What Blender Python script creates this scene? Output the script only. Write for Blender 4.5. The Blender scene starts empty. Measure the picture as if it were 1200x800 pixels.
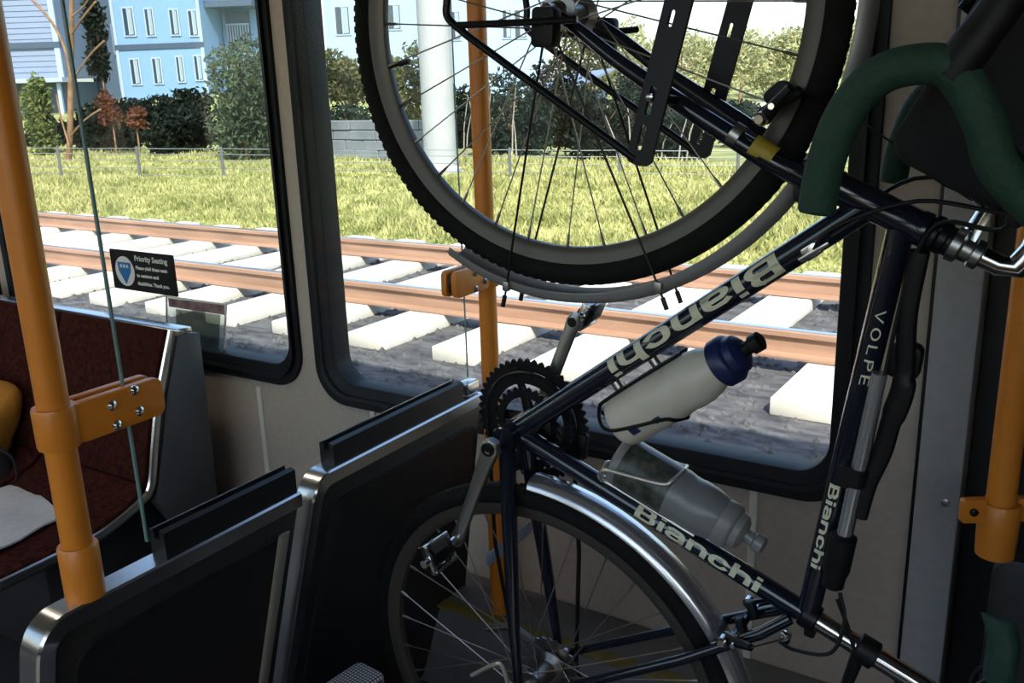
import bpy, bmesh, math, random
import numpy as np
from mathutils import Vector, Matrix, Euler
random.seed(7); np.random.seed(7)
SC = bpy.context.scene
COL = SC.collection
FZ = 1.42                      # eye height above the car floor; everything is laid out from the eye, then lifted by FZ

# ------------------------------------------------------------------ camera, sky, sun, exposure
CR = ((0.8433856766540612, 0.5364316492757024, -0.0306869038862056),
      (0.11995298739681481, -0.2436475187940633, -0.9624173561402953),
      (-0.5237479176372456, 0.8080080273368863, -0.2698354063680351))   # right, down, forward
FPX = 1081.336
cam_d = bpy.data.cameras.new('camera'); cam = bpy.data.objects.new('camera', cam_d); COL.objects.link(cam)
r_, d_, f_ = (Vector(v) for v in CR)
cam.matrix_world = Matrix(((r_.x, -d_.x, -f_.x, 0), (r_.y, -d_.y, -f_.y, 0), (r_.z, -d_.z, -f_.z, 0), (0, 0, 0, 1)))
cam_d.sensor_width = 36.0; cam_d.lens = FPX / 1200 * 36.0; cam_d.clip_start = 0.02; cam_d.clip_end = 600
SC.camera = cam

SUN_AZ, SUN_EL = math.radians(42), math.radians(46)
to_sun = Vector((math.sin(SUN_AZ) * math.cos(SUN_EL), -math.cos(SUN_AZ) * math.cos(SUN_EL), math.sin(SUN_EL)))
w = bpy.data.worlds.new('sky'); SC.world = w; w.use_nodes = True
nt = w.node_tree; nt.nodes.clear()
sky = nt.nodes.new('ShaderNodeTexSky'); sky.sky_type = 'NISHITA'; sky.sun_disc = False
sky.sun_elevation = SUN_EL; sky.sun_rotation = math.atan2(to_sun.x, to_sun.y); sky.dust_density = 2.0; sky.air_density = 1.0
bg = nt.nodes.new('ShaderNodeBackground'); bg.inputs['Strength'].default_value = 0.42
out = nt.nodes.new('ShaderNodeOutputWorld')
nt.links.new(sky.outputs[0], bg.inputs[0]); nt.links.new(bg.outputs[0], out.inputs[0])
sun_d = bpy.data.lights.new('sun', 'SUN'); sun_d.energy = 8.5; sun_d.angle = math.radians(0.6); sun_d.color = (1.0, 0.93, 0.80)
sun = bpy.data.objects.new('sun', sun_d); COL.objects.link(sun)
sun.rotation_euler = to_sun.to_track_quat('Z', 'Y').to_euler()
vs = SC.view_settings; vs.view_transform = 'Standard'; vs.look = 'None'; vs.exposure = 0.28; vs.gamma = 1.0
try: vs.use_curve_mapping = False
except Exception: pass

# ------------------------------------------------------------------ helpers
def ray(x, y):
    return (r_ * ((x - 600) / FPX) + d_ * ((y - 400) / FPX) + f_)
def onY(x, y, Y): r = ray(x, y); return r * (Y / r.y)
def onX(x, y, X): r = ray(x, y); return r * (X / r.x)
def onZ(x, y, Z): r = ray(x, y); return r * (Z / r.z)

def mat(name, color, rough=0.5, metal=0.0, var=0.0, scale=20.0, bump=0.0, bscale=None, color2=None, spec=None, coat=0.0, trans=0.0, stretch=None, sss=None, emit=None):
    m = bpy.data.materials.new(name); m.use_nodes = True
    n = m.node_tree.nodes; l = m.node_tree.links; b = n['Principled BSDF']
    b.inputs['Base Color'].default_value = (*color, 1); b.inputs['Roughness'].default_value = rough; b.inputs['Metallic'].default_value = metal
    if spec is not None: b.inputs['Specular IOR Level'].default_value = spec
    if coat: b.inputs['Coat Weight'].default_value = coat
    if trans: b.inputs['Transmission Weight'].default_value = trans
    if emit: b.inputs['Emission Color'].default_value = (*emit[0], 1); b.inputs['Emission Strength'].default_value = emit[1]
    if var or bump or color2:
        tc = n.new('ShaderNodeTexCoord'); src = tc.outputs['Object']
        if stretch:
            mp = n.new('ShaderNodeMapping'); mp.inputs['Scale'].default_value = stretch; l.new(src, mp.inputs[0]); src = mp.outputs[0]
    if var or color2:
        no = n.new('ShaderNodeTexNoise'); no.inputs['Scale'].default_value = scale; no.inputs['Detail'].default_value = 5; l.new(src, no.inputs['Vector'])
        rp = n.new('ShaderNodeValToRGB'); l.new(no.outputs['Fac'], rp.inputs[0])
        c2 = color2 or tuple(min(1, c * (1 + var)) for c in color); c1 = color if color2 else tuple(c * (1 - var) for c in color)
        rp.color_ramp.elements[0].position = 0.32; rp.color_ramp.elements[1].position = 0.68
        rp.color_ramp.elements[0].color = (*c1, 1); rp.color_ramp.elements[1].color = (*c2, 1)
        l.new(rp.outputs[0], b.inputs['Base Color'])
    if bump:
        nb = n.new('ShaderNodeTexNoise'); nb.inputs['Scale'].default_value = bscale or scale; nb.inputs['Detail'].default_value = 4; l.new(src, nb.inputs['Vector'])
        bp = n.new('ShaderNodeBump'); bp.inputs['Strength'].default_value = bump; bp.inputs['Distance'].default_value = 0.01
        l.new(nb.outputs['Fac'], bp.inputs['Height']); l.new(bp.outputs[0], b.inputs['Normal'])
    return m

def leafmat(name, c1, c2):
    m = bpy.data.materials.new(name); m.use_nodes = True
    n = m.node_tree.nodes; l = m.node_tree.links; b = n['Principled BSDF']; o = n['Material Output']
    tc = n.new('ShaderNodeTexCoord'); no = n.new('ShaderNodeTexNoise'); no.inputs['Scale'].default_value = 2.2; no.inputs['Detail'].default_value = 6
    l.new(tc.outputs['Object'], no.inputs['Vector'])
    rp = n.new('ShaderNodeValToRGB'); rp.color_ramp.elements[0].position = 0.35; rp.color_ramp.elements[1].position = 0.65
    rp.color_ramp.elements[0].color = (*c1, 1); rp.color_ramp.elements[1].color = (*c2, 1)
    l.new(no.outputs['Fac'], rp.inputs[0]); l.new(rp.outputs[0], b.inputs['Base Color']); b.inputs['Roughness'].default_value = 0.6
    b.inputs['Specular IOR Level'].default_value = 0.2
    tr = n.new('ShaderNodeBsdfTranslucent'); l.new(rp.outputs[0], tr.inputs['Color'])
    mx = n.new('ShaderNodeMixShader'); mx.inputs[0].default_value = 0.35
    l.new(b.outputs[0], mx.inputs[1]); l.new(tr.outputs[0], mx.inputs[2]); l.new(mx.outputs[0], o.inputs['Surface'])
    return m

def glassmat(name, tint, refl):
    m = bpy.data.materials.new(name); m.use_nodes = True
    n = m.node_tree.nodes; l = m.node_tree.links; n.remove(n['Principled BSDF']); o = n['Material Output']
    t = n.new('ShaderNodeBsdfTransparent'); t.inputs[0].default_value = (*tint, 1)
    g = n.new('ShaderNodeBsdfGlossy'); g.inputs['Roughness'].default_value = 0.02
    fr = n.new('ShaderNodeFresnel'); ge = n.new('ShaderNodeNewGeometry')
    io = n.new('ShaderNodeMix'); io.inputs[2].default_value = 1.45; io.inputs[3].default_value = 1 / 1.45      # same reflection from either side of the sheet
    l.new(ge.outputs['Backfacing'], io.inputs[0]); l.new(io.outputs[0], fr.inputs[0])
    mu = n.new('ShaderNodeMath'); mu.operation = 'MULTIPLY'; mu.inputs[1].default_value = refl; l.new(fr.outputs[0], mu.inputs[0])
    x = n.new('ShaderNodeMixShader'); l.new(mu.outputs[0], x.inputs[0]); l.new(t.outputs[0], x.inputs[1]); l.new(g.outputs[0], x.inputs[2])
    l.new(x.outputs[0], o.inputs['Surface']); return m

class MB:
    """collects shapes for one mesh"""
    def __init__(s): s.v = []; s.f = []
    def add(s, vs, fs):
        o = len(s.v); s.v += [tuple(v) for v in vs]; s.f += [tuple(i + o for i in f) for f in fs]; return s
    def box(s, c, size, rot=None, taper=1.0):
        hx, hy, hz = (q / 2 for q in size); vs = []
        for x, y, z in ((-1, -1, -1), (1, -1, -1), (1, 1, -1), (-1, 1, -1), (-1, -1, 1), (1, -1, 1), (1, 1, 1), (-1, 1, 1)):
            k = taper if z > 0 else 1
            p = Vector((x * hx * k, y * hy * k, z * hz))
            if rot is not None: p = rot @ p
            vs.append(p + Vector(c))
        return s.add(vs, ((0, 3, 2, 1), (4, 5, 6, 7), (0, 1, 5, 4), (1, 2, 6, 5), (2, 3, 7, 6), (3, 0, 4, 7)))
    def rbox(s, c, size, rad, rot=None, axis=2, seg=4):
        """box with corners rounded about one axis"""
        a, b = [i for i in range(3) if i != axis]
        pts = rrect(-size[a] / 2, size[a] / 2, -size[b] / 2, size[b] / 2, rad, seg)
        vs = []
        for h in (-size[axis] / 2, size[axis] / 2):
            for p in pts:
                q = [0, 0, 0]; q[a], q[b], q[axis] = p[0], p[1], h; q = Vector(q)
                if rot is not None: q = rot @ q
                vs.append(q + Vector(c))
        n = len(pts); fs = [tuple(range(n - 1, -1, -1)), tuple(range(n, 2 * n))] + [(i, (i + 1) % n, (i + 1) % n + n, i + n) for i in range(n)]
        return s.add(vs, fs)
    def tube(s, pts, rad, seg=12, caps=True, flat=None, closed=False):
        pts = [Vector(p) for p in pts]; n = len(pts)
        rads = rad if isinstance(rad, (list, tuple)) else [rad] * n
        ts = []
        for i in range(n):
            if closed: t = pts[(i + 1) % n] - pts[i - 1]
            else: t = pts[min(i + 1, n - 1)] - pts[max(i - 1, 0)]
            ts.append(t.normalized())
        u = ts[0].orthogonal().normalized() if flat is None else (Vector(flat) - ts[0] * ts[0].dot(Vector(flat))).normalized()
        vs = []
        for i in range(n):
            u = (u - ts[i] * u.dot(ts[i])).normalized(); q = ts[i].cross(u)
            ru, rq = rads[i] if isinstance(rads[i], (list, tuple)) else (rads[i], rads[i])
            for k in range(seg):
                a = 2 * math.pi * k / seg
                vs.append(pts[i] + u * (math.cos(a) * ru) + q * (math.sin(a) * rq))
        fs = []
        for i in range(n if closed else n - 1):
            j = (i + 1) % n
            for k in range(seg):
                k2 = (k + 1) % seg
                fs.append((i * seg + k, i * seg + k2, j * seg + k2, j * seg + k))
        if caps and not closed:
            fs.append(tuple(range(seg - 1, -1, -1))); fs.append(tuple((n - 1) * seg + k for k in range(seg)))
        return s.add(vs, fs)
    def cyl(s, a, b, r, seg=16, r2=None): return s.tube([a, b], [r, r if r2 is None else r2], seg)
    def lathe(s, prof, o, axis, seg=24, ref=None, closed=False):
        """profile of (radius, height) about axis through o"""
        o = Vector(o); ax = Vector(axis).normalized(); u = ax.orthogonal().normalized() if ref is None else Vector(ref).normalized(); q = ax.cross(u)
        vs = []; n = len(prof)
        for r, h in prof:
            for k in range(seg):
                a = 2 * math.pi * k / seg; vs.append(o + ax * h + (u * math.cos(a) + q * math.sin(a)) * r)
        fs = []
        for i in range(n if closed else n - 1):
            j = (i + 1) % n
            for k in range(seg):
                k2 = (k + 1) % seg; fs.append((i * seg + k, i * seg + k2, j * seg + k2, j * seg + k))
        if not closed:
            fs.append(tuple(range(seg - 1, -1, -1))); fs.append(tuple((n - 1) * seg + k for k in range(seg)))
        return s.add(vs, fs)
    def sweep(s, frames, prof, closed_prof=True):
        """frames: (origin, xdir, ydir); prof: 2-D points"""
        vs = []; m = len(prof); n = len(frames)
        for o, x, y in frames:
            for a, b in prof: vs.append(Vector(o) + Vector(x) * a + Vector(y) * b)
        fs = []
        for i in range(n - 1):
            for k in range(m if closed_prof else m - 1):
                k2 = (k + 1) % m; fs.append((i * m + k, i * m + k2, (i + 1) * m + k2, (i + 1) * m + k))
        if closed_prof: fs.append(tuple(range(m - 1, -1, -1))); fs.append(tuple((n - 1) * m + k for k in range(m)))
        return s.add(vs, fs)
    def build(s, name, m, parent=None, bevel=0.0, smooth=True, seg=2, angle=35):
        me = bpy.data.meshes.new(name); me.from_pydata(s.v, [], s.f); me.update()
        bm = bmesh.new(); bm.from_mesh(me)
        bmesh.ops.recalc_face_normals(bm, faces=bm.faces)
        if bevel:
            es = [e for e in bm.edges if len(e.link_faces) == 2 and e.calc_face_angle(0) > math.radians(30)]
            bmesh.ops.bevel(bm, geom=es, offset=bevel, segments=seg, profile=0.5, affect='EDGES', clamp_overlap=True)
        bm.to_mesh(me); bm.free()
        if smooth:
            me.polygons.foreach_set('use_smooth', [True] * len(me.polygons)); me.set_sharp_from_angle(angle=math.radians(angle))
        if m is not None: me.materials.append(m)
        return link(name, me, parent)

def link(name, me, parent=None):
    o = bpy.data.objects.new(name, me); COL.objects.link(o)
    if parent is not None: o.parent = parent
    return o
def npmesh(name, V, F, m, parent=None, k=3):
    me = bpy.data.meshes.new(name); V = np.asarray(V, np.float32); F = np.asarray(F, np.int32)
    me.vertices.add(len(V)); me.vertices.foreach_set('co', V.ravel())
    me.loops.add(F.size); me.loops.foreach_set('vertex_index', F.ravel())
    me.polygons.add(len(F)); me.polygons.foreach_set('loop_start', np.arange(0, F.size, k, dtype=np.int32))
    me.update(calc_edges=True); me.validate()
    if m is not None: me.materials.append(m)
    return link(name, me, parent)
def empty(name, loc=(0, 0, 0)):
    o = bpy.data.objects.new(name, None); COL.objects.link(o); o.location = loc; o.empty_display_size = 0.1; return o
def thing(o, label, cat, group=None):
    o['label'] = label; o['category'] = cat
    if group: o['group'] = group
    return o
def kind(o, k): o['kind'] = k; return o
def rrect(x0, x1, y0, y1, r, seg=6):
    p = []
    for cx, cy, a0 in ((x1 - r, y1 - r, 0), (x0 + r, y1 - r, 90), (x0 + r, y0 + r, 180), (x1 - r, y0 + r, 270)):
        for i in range(seg + 1):
            a = math.radians(a0 + 90 * i / seg); p.append((cx + r * math.cos(a), cy + r * math.sin(a)))
    return p
def crom(pts, n=8):
    P = [Vector(p) for p in pts]; P = [P[0] * 2 - P[1]] + P + [P[-1] * 2 - P[-2]]; o = []
    for i in range(1, len(P) - 2):
        a, b, c, d = P[i - 1:i + 3]
        for k in range(n):
            t = k / n; o.append(0.5 * ((2 * b) + (c - a) * t + (2 * a - 5 * b + 4 * c - d) * t * t + (3 * b - a - 3 * c + d) * t ** 3))
    o.append(P[-2]); return o
def plate(name, outer, holes, y0, y1, m, parent=None):
    """wall plate in the XZ plane with holes, thickness y0..y1"""
    bm = bmesh.new(); es = []
    for loop in [outer] + holes:
        vs = [bm.verts.new((x, y0, z)) for x, z in loop]
        es += [bm.edges.new((vs[i], vs[(i + 1) % len(vs)])) for i in range(len(vs))]
    bmesh.ops.triangle_fill(bm, edges=es, use_beauty=True, use_dissolve=False)
    r = bmesh.ops.extrude_face_region(bm, geom=list(bm.faces))
    for v in r['geom']:
        if isinstance(v, bmesh.types.BMVert): v.co.y = y1
    bmesh.ops.recalc_face_normals(bm, faces=bm.faces)
    me = bpy.data.meshes.new(name); bm.to_mesh(me); bm.free(); me.materials.append(m)
    return link(name, me, parent)
def ring(outer, inner, fo, fi):
    """frame between two loops of equal length; fo / fi give the Y of the outer and inner profile points (front, back)"""
    b = MB(); n = len(outer)
    vs = [(x, fo[0], z) for x, z in outer] + [(x, fi[0], z) for x, z in inner] + [(x, fi[1], z) for x, z in inner] + [(x, fo[1], z) for x, z in outer]
    fs = []
    for k in range(4):
        for i in range(n):
            j = (i + 1) % n; k2 = (k + 1) % 4; fs.append((k * n + i, k * n + j, k2 * n + j, k2 * n + i))
    return b.add(vs, fs)

# ------------------------------------------------------------------ materials
M = {}
M['wall'] = mat('wall_laminate', (0.42, 0.35, 0.285), 0.55, var=0.05, scale=60, bump=0.03, bscale=220)
M['pillar'] = mat('pillar_grey', (0.36, 0.35, 0.34), 0.5, var=0.05, scale=60)
M['seam'] = mat('seam_strip', (0.62, 0.57, 0.50), 0.4)
M['black_rubber'] = mat('black_rubber', (0.010, 0.010, 0.011), 0.35, bump=0.05, bscale=90)
M['gasket'] = mat('window_gasket', (0.008, 0.009, 0.011), 0.5, spec=0.25)
M['dark_panel'] = mat('dark_panel', (0.024, 0.022, 0.021), 0.42, var=0.15, scale=40)
M['steel'] = mat('brushed_steel', (0.70, 0.69, 0.67), 0.22, 1.0, bump=0.02, bscale=300)
M['chrome'] = mat('chrome', (0.72, 0.71, 0.69), 0.14, 1.0)
M['alloy'] = mat('alloy', (0.42, 0.41, 0.39), 0.34, 1.0)
M['strip'] = mat('rub_strip', (0.30, 0.265, 0.215), 0.5)
M['fender_front'] = mat('fender_matt', (0.34, 0.335, 0.33), 0.42, 0.45)
M['lamp'] = mat('fill_diffuser', (0.9, 0.88, 0.8), 0.5, emit=((1.0, 0.90, 0.74), 7.0))
M['floor'] = mat('floor_rubber', (0.028, 0.028, 0.031), 0.6, var=0.3, scale=200)
M['ceiling'] = mat('ceiling_panel', (0.42, 0.41, 0.39), 0.6)
M['orange'] = mat('orange_enamel', (0.66, 0.215, 0.022), 0.33, var=0.04, scale=40, bump=0.03, bscale=260)
M['red'] = mat('red_moquette', (0.020, 0.004, 0.0035), 0.95, scale=70, color2=(0.052, 0.013, 0.008), bump=0.25, bscale=400, spec=0.1)
M['frame'] = mat('bike_frame_paint', (0.008, 0.011, 0.020), 0.18, coat=0.6)
M['black'] = mat('black_plastic', (0.007, 0.007, 0.007), 0.5, spec=0.3)
M['black_metal'] = mat('black_metal', (0.006, 0.006, 0.007), 0.38, spec=0.3)
M['tyre'] = mat('tyre_rubber', (0.007, 0.0065, 0.006), 0.8, spec=0.2, bump=0.3, bscale=160)
M['rim'] = mat('rim_alloy', (0.11, 0.098, 0.08), 0.42, 0.6)
M['spoke'] = mat('spoke_steel', (0.40, 0.36, 0.32), 0.35, 0.9)
M['fender'] = mat('fender_alloy', (0.64, 0.64, 0.65), 0.24, 0.85)
M['tape'] = mat('green_bar_tape', (0.014, 0.050, 0.030), 0.75, var=0.15, scale=60, bump=0.3, bscale=120)
M['letter'] = mat('cream_decal', (0.74, 0.71, 0.50), 0.45)
M['yellow_tape'] = mat('yellow_tape', (0.45, 0.33, 0.03), 0.5)
M['red_cable'] = mat('red_cable', (0.25, 0.02, 0.01), 0.4)
M['cloth_black'] = mat('black_cordura', (0.009, 0.009, 0.010), 0.85, bump=0.2, bscale=300)
M['white_plastic'] = mat('white_bottle', (0.62, 0.57, 0.47), 0.35, var=0.05, scale=30)
M['blue_cap'] = mat('blue_cap', (0.010, 0.018, 0.085), 0.4)
M['white'] = mat('white_print', (0.75, 0.74, 0.70), 0.5)
M['print_blue'] = mat('print_blue', (0.03, 0.16, 0.42), 0.5)
M['paper'] = mat('newsprint', (0.52, 0.52, 0.51), 0.9, var=0.06, scale=50)
M['yellow_cloth'] = mat('yellow_cloth', (0.42, 0.17, 0.012), 0.85, bump=0.3, bscale=60)
M['sheen_blue'] = mat('pale_blue_sheen', (0.30, 0.36, 0.50), 0.35, var=0.2, scale=60)  # bluish sky sheen of the steel strap, put into its base colour
M['light_alloy'] = mat('light_alloy', (0.62, 0.57, 0.46), 0.35, 0.4)
M['yellow_strip'] = mat('yellow_nosing', (0.20, 0.155, 0.035), 0.6, var=0.2, scale=30)
M['ledge'] = mat('ledge_metal', (0.16, 0.16, 0.165), 0.5, 0.2, var=0.1, scale=30)
M['glass'] = glassmat('window_glass', (0.845, 0.87, 0.87), 0.7)
M['screen'] = glassmat('screen_glass', (0.97, 0.985, 0.98), 0.12)
M['edge'] = mat('glass_edge', (0.16, 0.27, 0.26), 0.2)
M['tie'] = mat('concrete_tie', (0.62, 0.59, 0.54), 0.85, var=0.08, scale=6, bump=0.1, bscale=40)
M['rail'] = mat('rail_rust', (0.34, 0.20, 0.135), 0.6, var=0.2, scale=3, stretch=(0.3, 4, 4))
M['rail_top'] = mat('rail_polish', (0.72, 0.70, 0.68), 0.22, 1.0)
M['ballast'] = mat('ballast_stone', (0.034, 0.036, 0.042), 0.95, color2=(0.125, 0.122, 0.125), scale=12, stretch=(0.5, 1.4, 1.4), bump=0.4, bscale=25)
M['soil'] = mat('soil', (0.16, 0.18, 0.06), 1.0, color2=(0.30, 0.31, 0.11), scale=0.8)
M['grass'] = leafmat('grass_blade', (0.27, 0.29, 0.09), (0.58, 0.55, 0.24))
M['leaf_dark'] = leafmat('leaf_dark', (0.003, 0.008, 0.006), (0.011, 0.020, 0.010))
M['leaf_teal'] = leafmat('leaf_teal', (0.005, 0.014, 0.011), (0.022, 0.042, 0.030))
M['leaf_grey'] = leafmat('leaf_grey_green', (0.030, 0.052, 0.034), (0.11, 0.145, 0.075))
M['leaf_olive'] = leafmat('leaf_olive', (0.035, 0.045, 0.018), (0.16, 0.165, 0.065))
M['leaf_lit'] = leafmat('leaf_bright', (0.05, 0.08, 0.025), (0.20, 0.24, 0.08))
M['leaf_rust'] = leafmat('leaf_rust', (0.07, 0.025, 0.015), (0.20, 0.08, 0.04))
M['leaf_haze'] = leafmat('leaf_far', (0.22, 0.25, 0.13), (0.50, 0.48, 0.25))  # distance haze put into the leaf colour
M['bark'] = mat('bark', (0.20, 0.12, 0.065), 0.95, var=0.3, scale=4)
M['pump'] = mat('pump_silver', (0.62, 0.63, 0.65), 0.25, 0.8)
M['twig'] = mat('pale_twig', (0.26, 0.24, 0.21), 0.9)
M['concrete'] = mat('concrete_pole', (0.34, 0.35, 0.36), 0.8, var=0.06, scale=3)
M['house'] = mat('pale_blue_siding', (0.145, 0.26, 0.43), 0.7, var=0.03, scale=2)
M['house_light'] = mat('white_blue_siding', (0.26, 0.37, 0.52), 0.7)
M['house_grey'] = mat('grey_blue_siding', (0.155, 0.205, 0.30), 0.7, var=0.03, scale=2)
M['house_shade'] = mat('shaded_siding', (0.055, 0.09, 0.14), 0.7)  # siding darkened: shade of recessed and overhung walls put into its colour
M['trim_dark'] = mat('slate_trim', (0.035, 0.06, 0.10), 0.6)
M['trim_white'] = mat('white_trim', (0.27, 0.35, 0.47), 0.6)
M['pane'] = mat('house_pane', (0.015, 0.03, 0.05), 0.12)
M['blind'] = mat('window_blind', (0.22, 0.28, 0.33), 0.7)
M['roof'] = mat('roof_shingle', (0.12, 0.14, 0.17), 0.9, var=0.2, scale=4)
M['wood'] = mat('fence_wood', (0.10, 0.105, 0.11), 0.9)
M['wire'] = mat('fence_wire', (0.24, 0.26, 0.27), 0.5, 0.3)
M['stone'] = mat('grey_wall_stone', (0.14, 0.16, 0.175), 0.9, var=0.2, scale=1.5)

# ------------------------------------------------------------------ the car: shell
WY = 1.68                                          # inner face of the window wall
FL, CE = -1.42, 0.92
XL, XR, YN = -6.0, 2.6, -1.15
W1 = (-3.13, -1.755, -0.778, 0.66); W2 = (-1.702, -0.330, -0.798, 0.66)
W0 = (-5.6, -3.19, -0.778, 0.66)
def hole(wn, e=0.0, r=0.10): return rrect(wn[0] + e, wn[1] - e, wn[2] + e, wn[3] - e, r - e * 0.55, 10)
wall = plate('wall_back', [(XL, FL), (-0.15, FL), (-0.15, CE), (XL, CE)], [hole(W1, 0.012), hole(W2, 0.012), hole(W0, 0.012)], WY, WY + 0.07, M['wall'])
kind(wall, 'structure')
for i, x in enumerate((-2.9, -1.938, -1.520, -0.522)):
    MB().box((x, WY - 0.002, (FL + W1[2] - 0.02) / 2), (0.017, 0.008, W1[2] - 0.02 - FL)).build('seam_strip', M['seam'], wall, 0.002)
for i, wn in enumerate((W1, W2, W0)):
    fr = ring(hole(wn), hole(wn, 0.055), (WY - 0.012, WY + 0.068), (WY + 0.004, WY + 0.068))
    n = len(hole(wn)); o2 = hole(wn, 0.012)
    wf = fr.build('window_%d' % (i + 1), M['gasket'], None, 0.004, angle=50); kind(wf, 'structure')
    li = ring(hole(wn, 0.022), hole(wn, 0.030), (WY - 0.017, WY - 0.004), (WY - 0.013, WY - 0.002)); li.build('gasket_lip', M['gasket'], wf, angle=50)
    g = plate('glass_pane', hole(wn, 0.045), [], WY + 0.050, WY + 0.056, M['glass'], wf)
# pillar and dark door to the right
pl = MB().box((-0.186, WY - 0.012, (FL + CE) / 2), (0.072, 0.05, CE - FL)).build('trim_1', M['pillar'], None, 0.004); kind(pl, 'structure')
for z in (-0.73, 0.2): MB().lathe([(0.0075, 0), (0.0075, 0.003), (0.005, 0.004)], (-0.172, WY - 0.037, z), (0, -1, 0), 12).build('screw', M['alloy'], pl)
gv = MB().box((-0.2265, WY - 0.004, (FL + CE) / 2), (0.009, 0.018, CE - FL)).build('trim_2', M['black_rubber'], None, 0.002); kind(gv, 'structure')
dr = empty('door_1', (0, 0, 0)); kind(dr, 'structure')
for x0, x1 in ((-0.149, 0.622), (0.627, 1.40)):
    lf = MB().box(((x0 + x1) / 2, WY + 0.055, (FL + CE) / 2), (x1 - x0, 0.05, CE - FL)).build('door_leaf', M['dark_panel'], dr, 0.006)
wr = plate('wall_right', [(1.401, FL), (XR, FL), (XR, CE), (1.401, CE)], [], WY, WY + 0.07, M['wall']); kind(wr, 'structure')
fl = MB().box(((XL + XR) / 2, (YN + WY) / 2 + 0.05, FL - 0.04), (XR - XL, WY - YN + 0.3, 0.08)).build('floor', M['floor'], None, smooth=False); kind(fl, 'structure')
ce = MB().box(((XL + XR) / 2, (YN + WY) / 2 + 0.05, CE + 0.04), (XR - XL, WY - YN + 0.3, 0.08)).build('ceiling', M['ceiling'], None, smooth=False); kind(ce, 'structure')
rf = MB().box(((XL + XR) / 2, (YN + WY) / 2 + 0.05, CE + 0.5), (XR - XL, WY - YN + 0.2, 0.8)).build('trim_3', M['dark_panel'], None, smooth=False); kind(rf, 'structure')
ws = [rrect(a, b, c, 0.62, 0.1, 6) for a, b, c in ((-5.6, -3.4, -0.75), (-3.2, -1.45, -0.75), (-1.2, 0.25, -0.50), (0.45, 1.9, -0.10))]  # unseen opposite windows, sized and spaced to steer the fill light
wf_ = plate('wall_front', [(XL, FL), (XR, FL), (XR, CE), (XL, CE)], ws, YN - 0.07, YN, M['wall']); kind(wf_, 'structure')
for i, h in enumerate(ws):
    g = plate('window_%d' % (4 + i), h, [], YN - 0.045, YN - 0.039, M['glass']); kind(g, 'structure')
for nm, x in (('wall_left', XL), ('wall_far', XR)):
    o = MB().box((x, (YN + WY) / 2, (FL + CE) / 2), (0.06, WY - YN + 0.2, CE - FL)).build(nm, M['wall'], None, smooth=False); kind(o, 'structure')
# low ledge along the wall with a yellow nosing
LZ = -1.180
lg = MB().box(((-1.9 - 0.24) / 2, (1.52 + WY) / 2, (LZ + FL) / 2), (1.66, WY - 1.52 - 0.004, LZ - FL)).build('trim_4', M['ledge'], None, 0.008); kind(lg, 'structure')
MB().box(((-1.9 - 0.24) / 2, 1.525, LZ + 0.001), (1.66, 0.035, 0.006)).build('nosing', M['yellow_strip'], lg, 0.001)
hp = onY(288, 612, 1.56); hb = MB().rbox(((hp.x - 2.4) / 2, 1.615, hp.z - 0.11), (hp.x + 2.4, 0.125, 0.22), 0.02, axis=0).build('trim_5', M['dark_panel'], None); kind(hb, 'structure')

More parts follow.
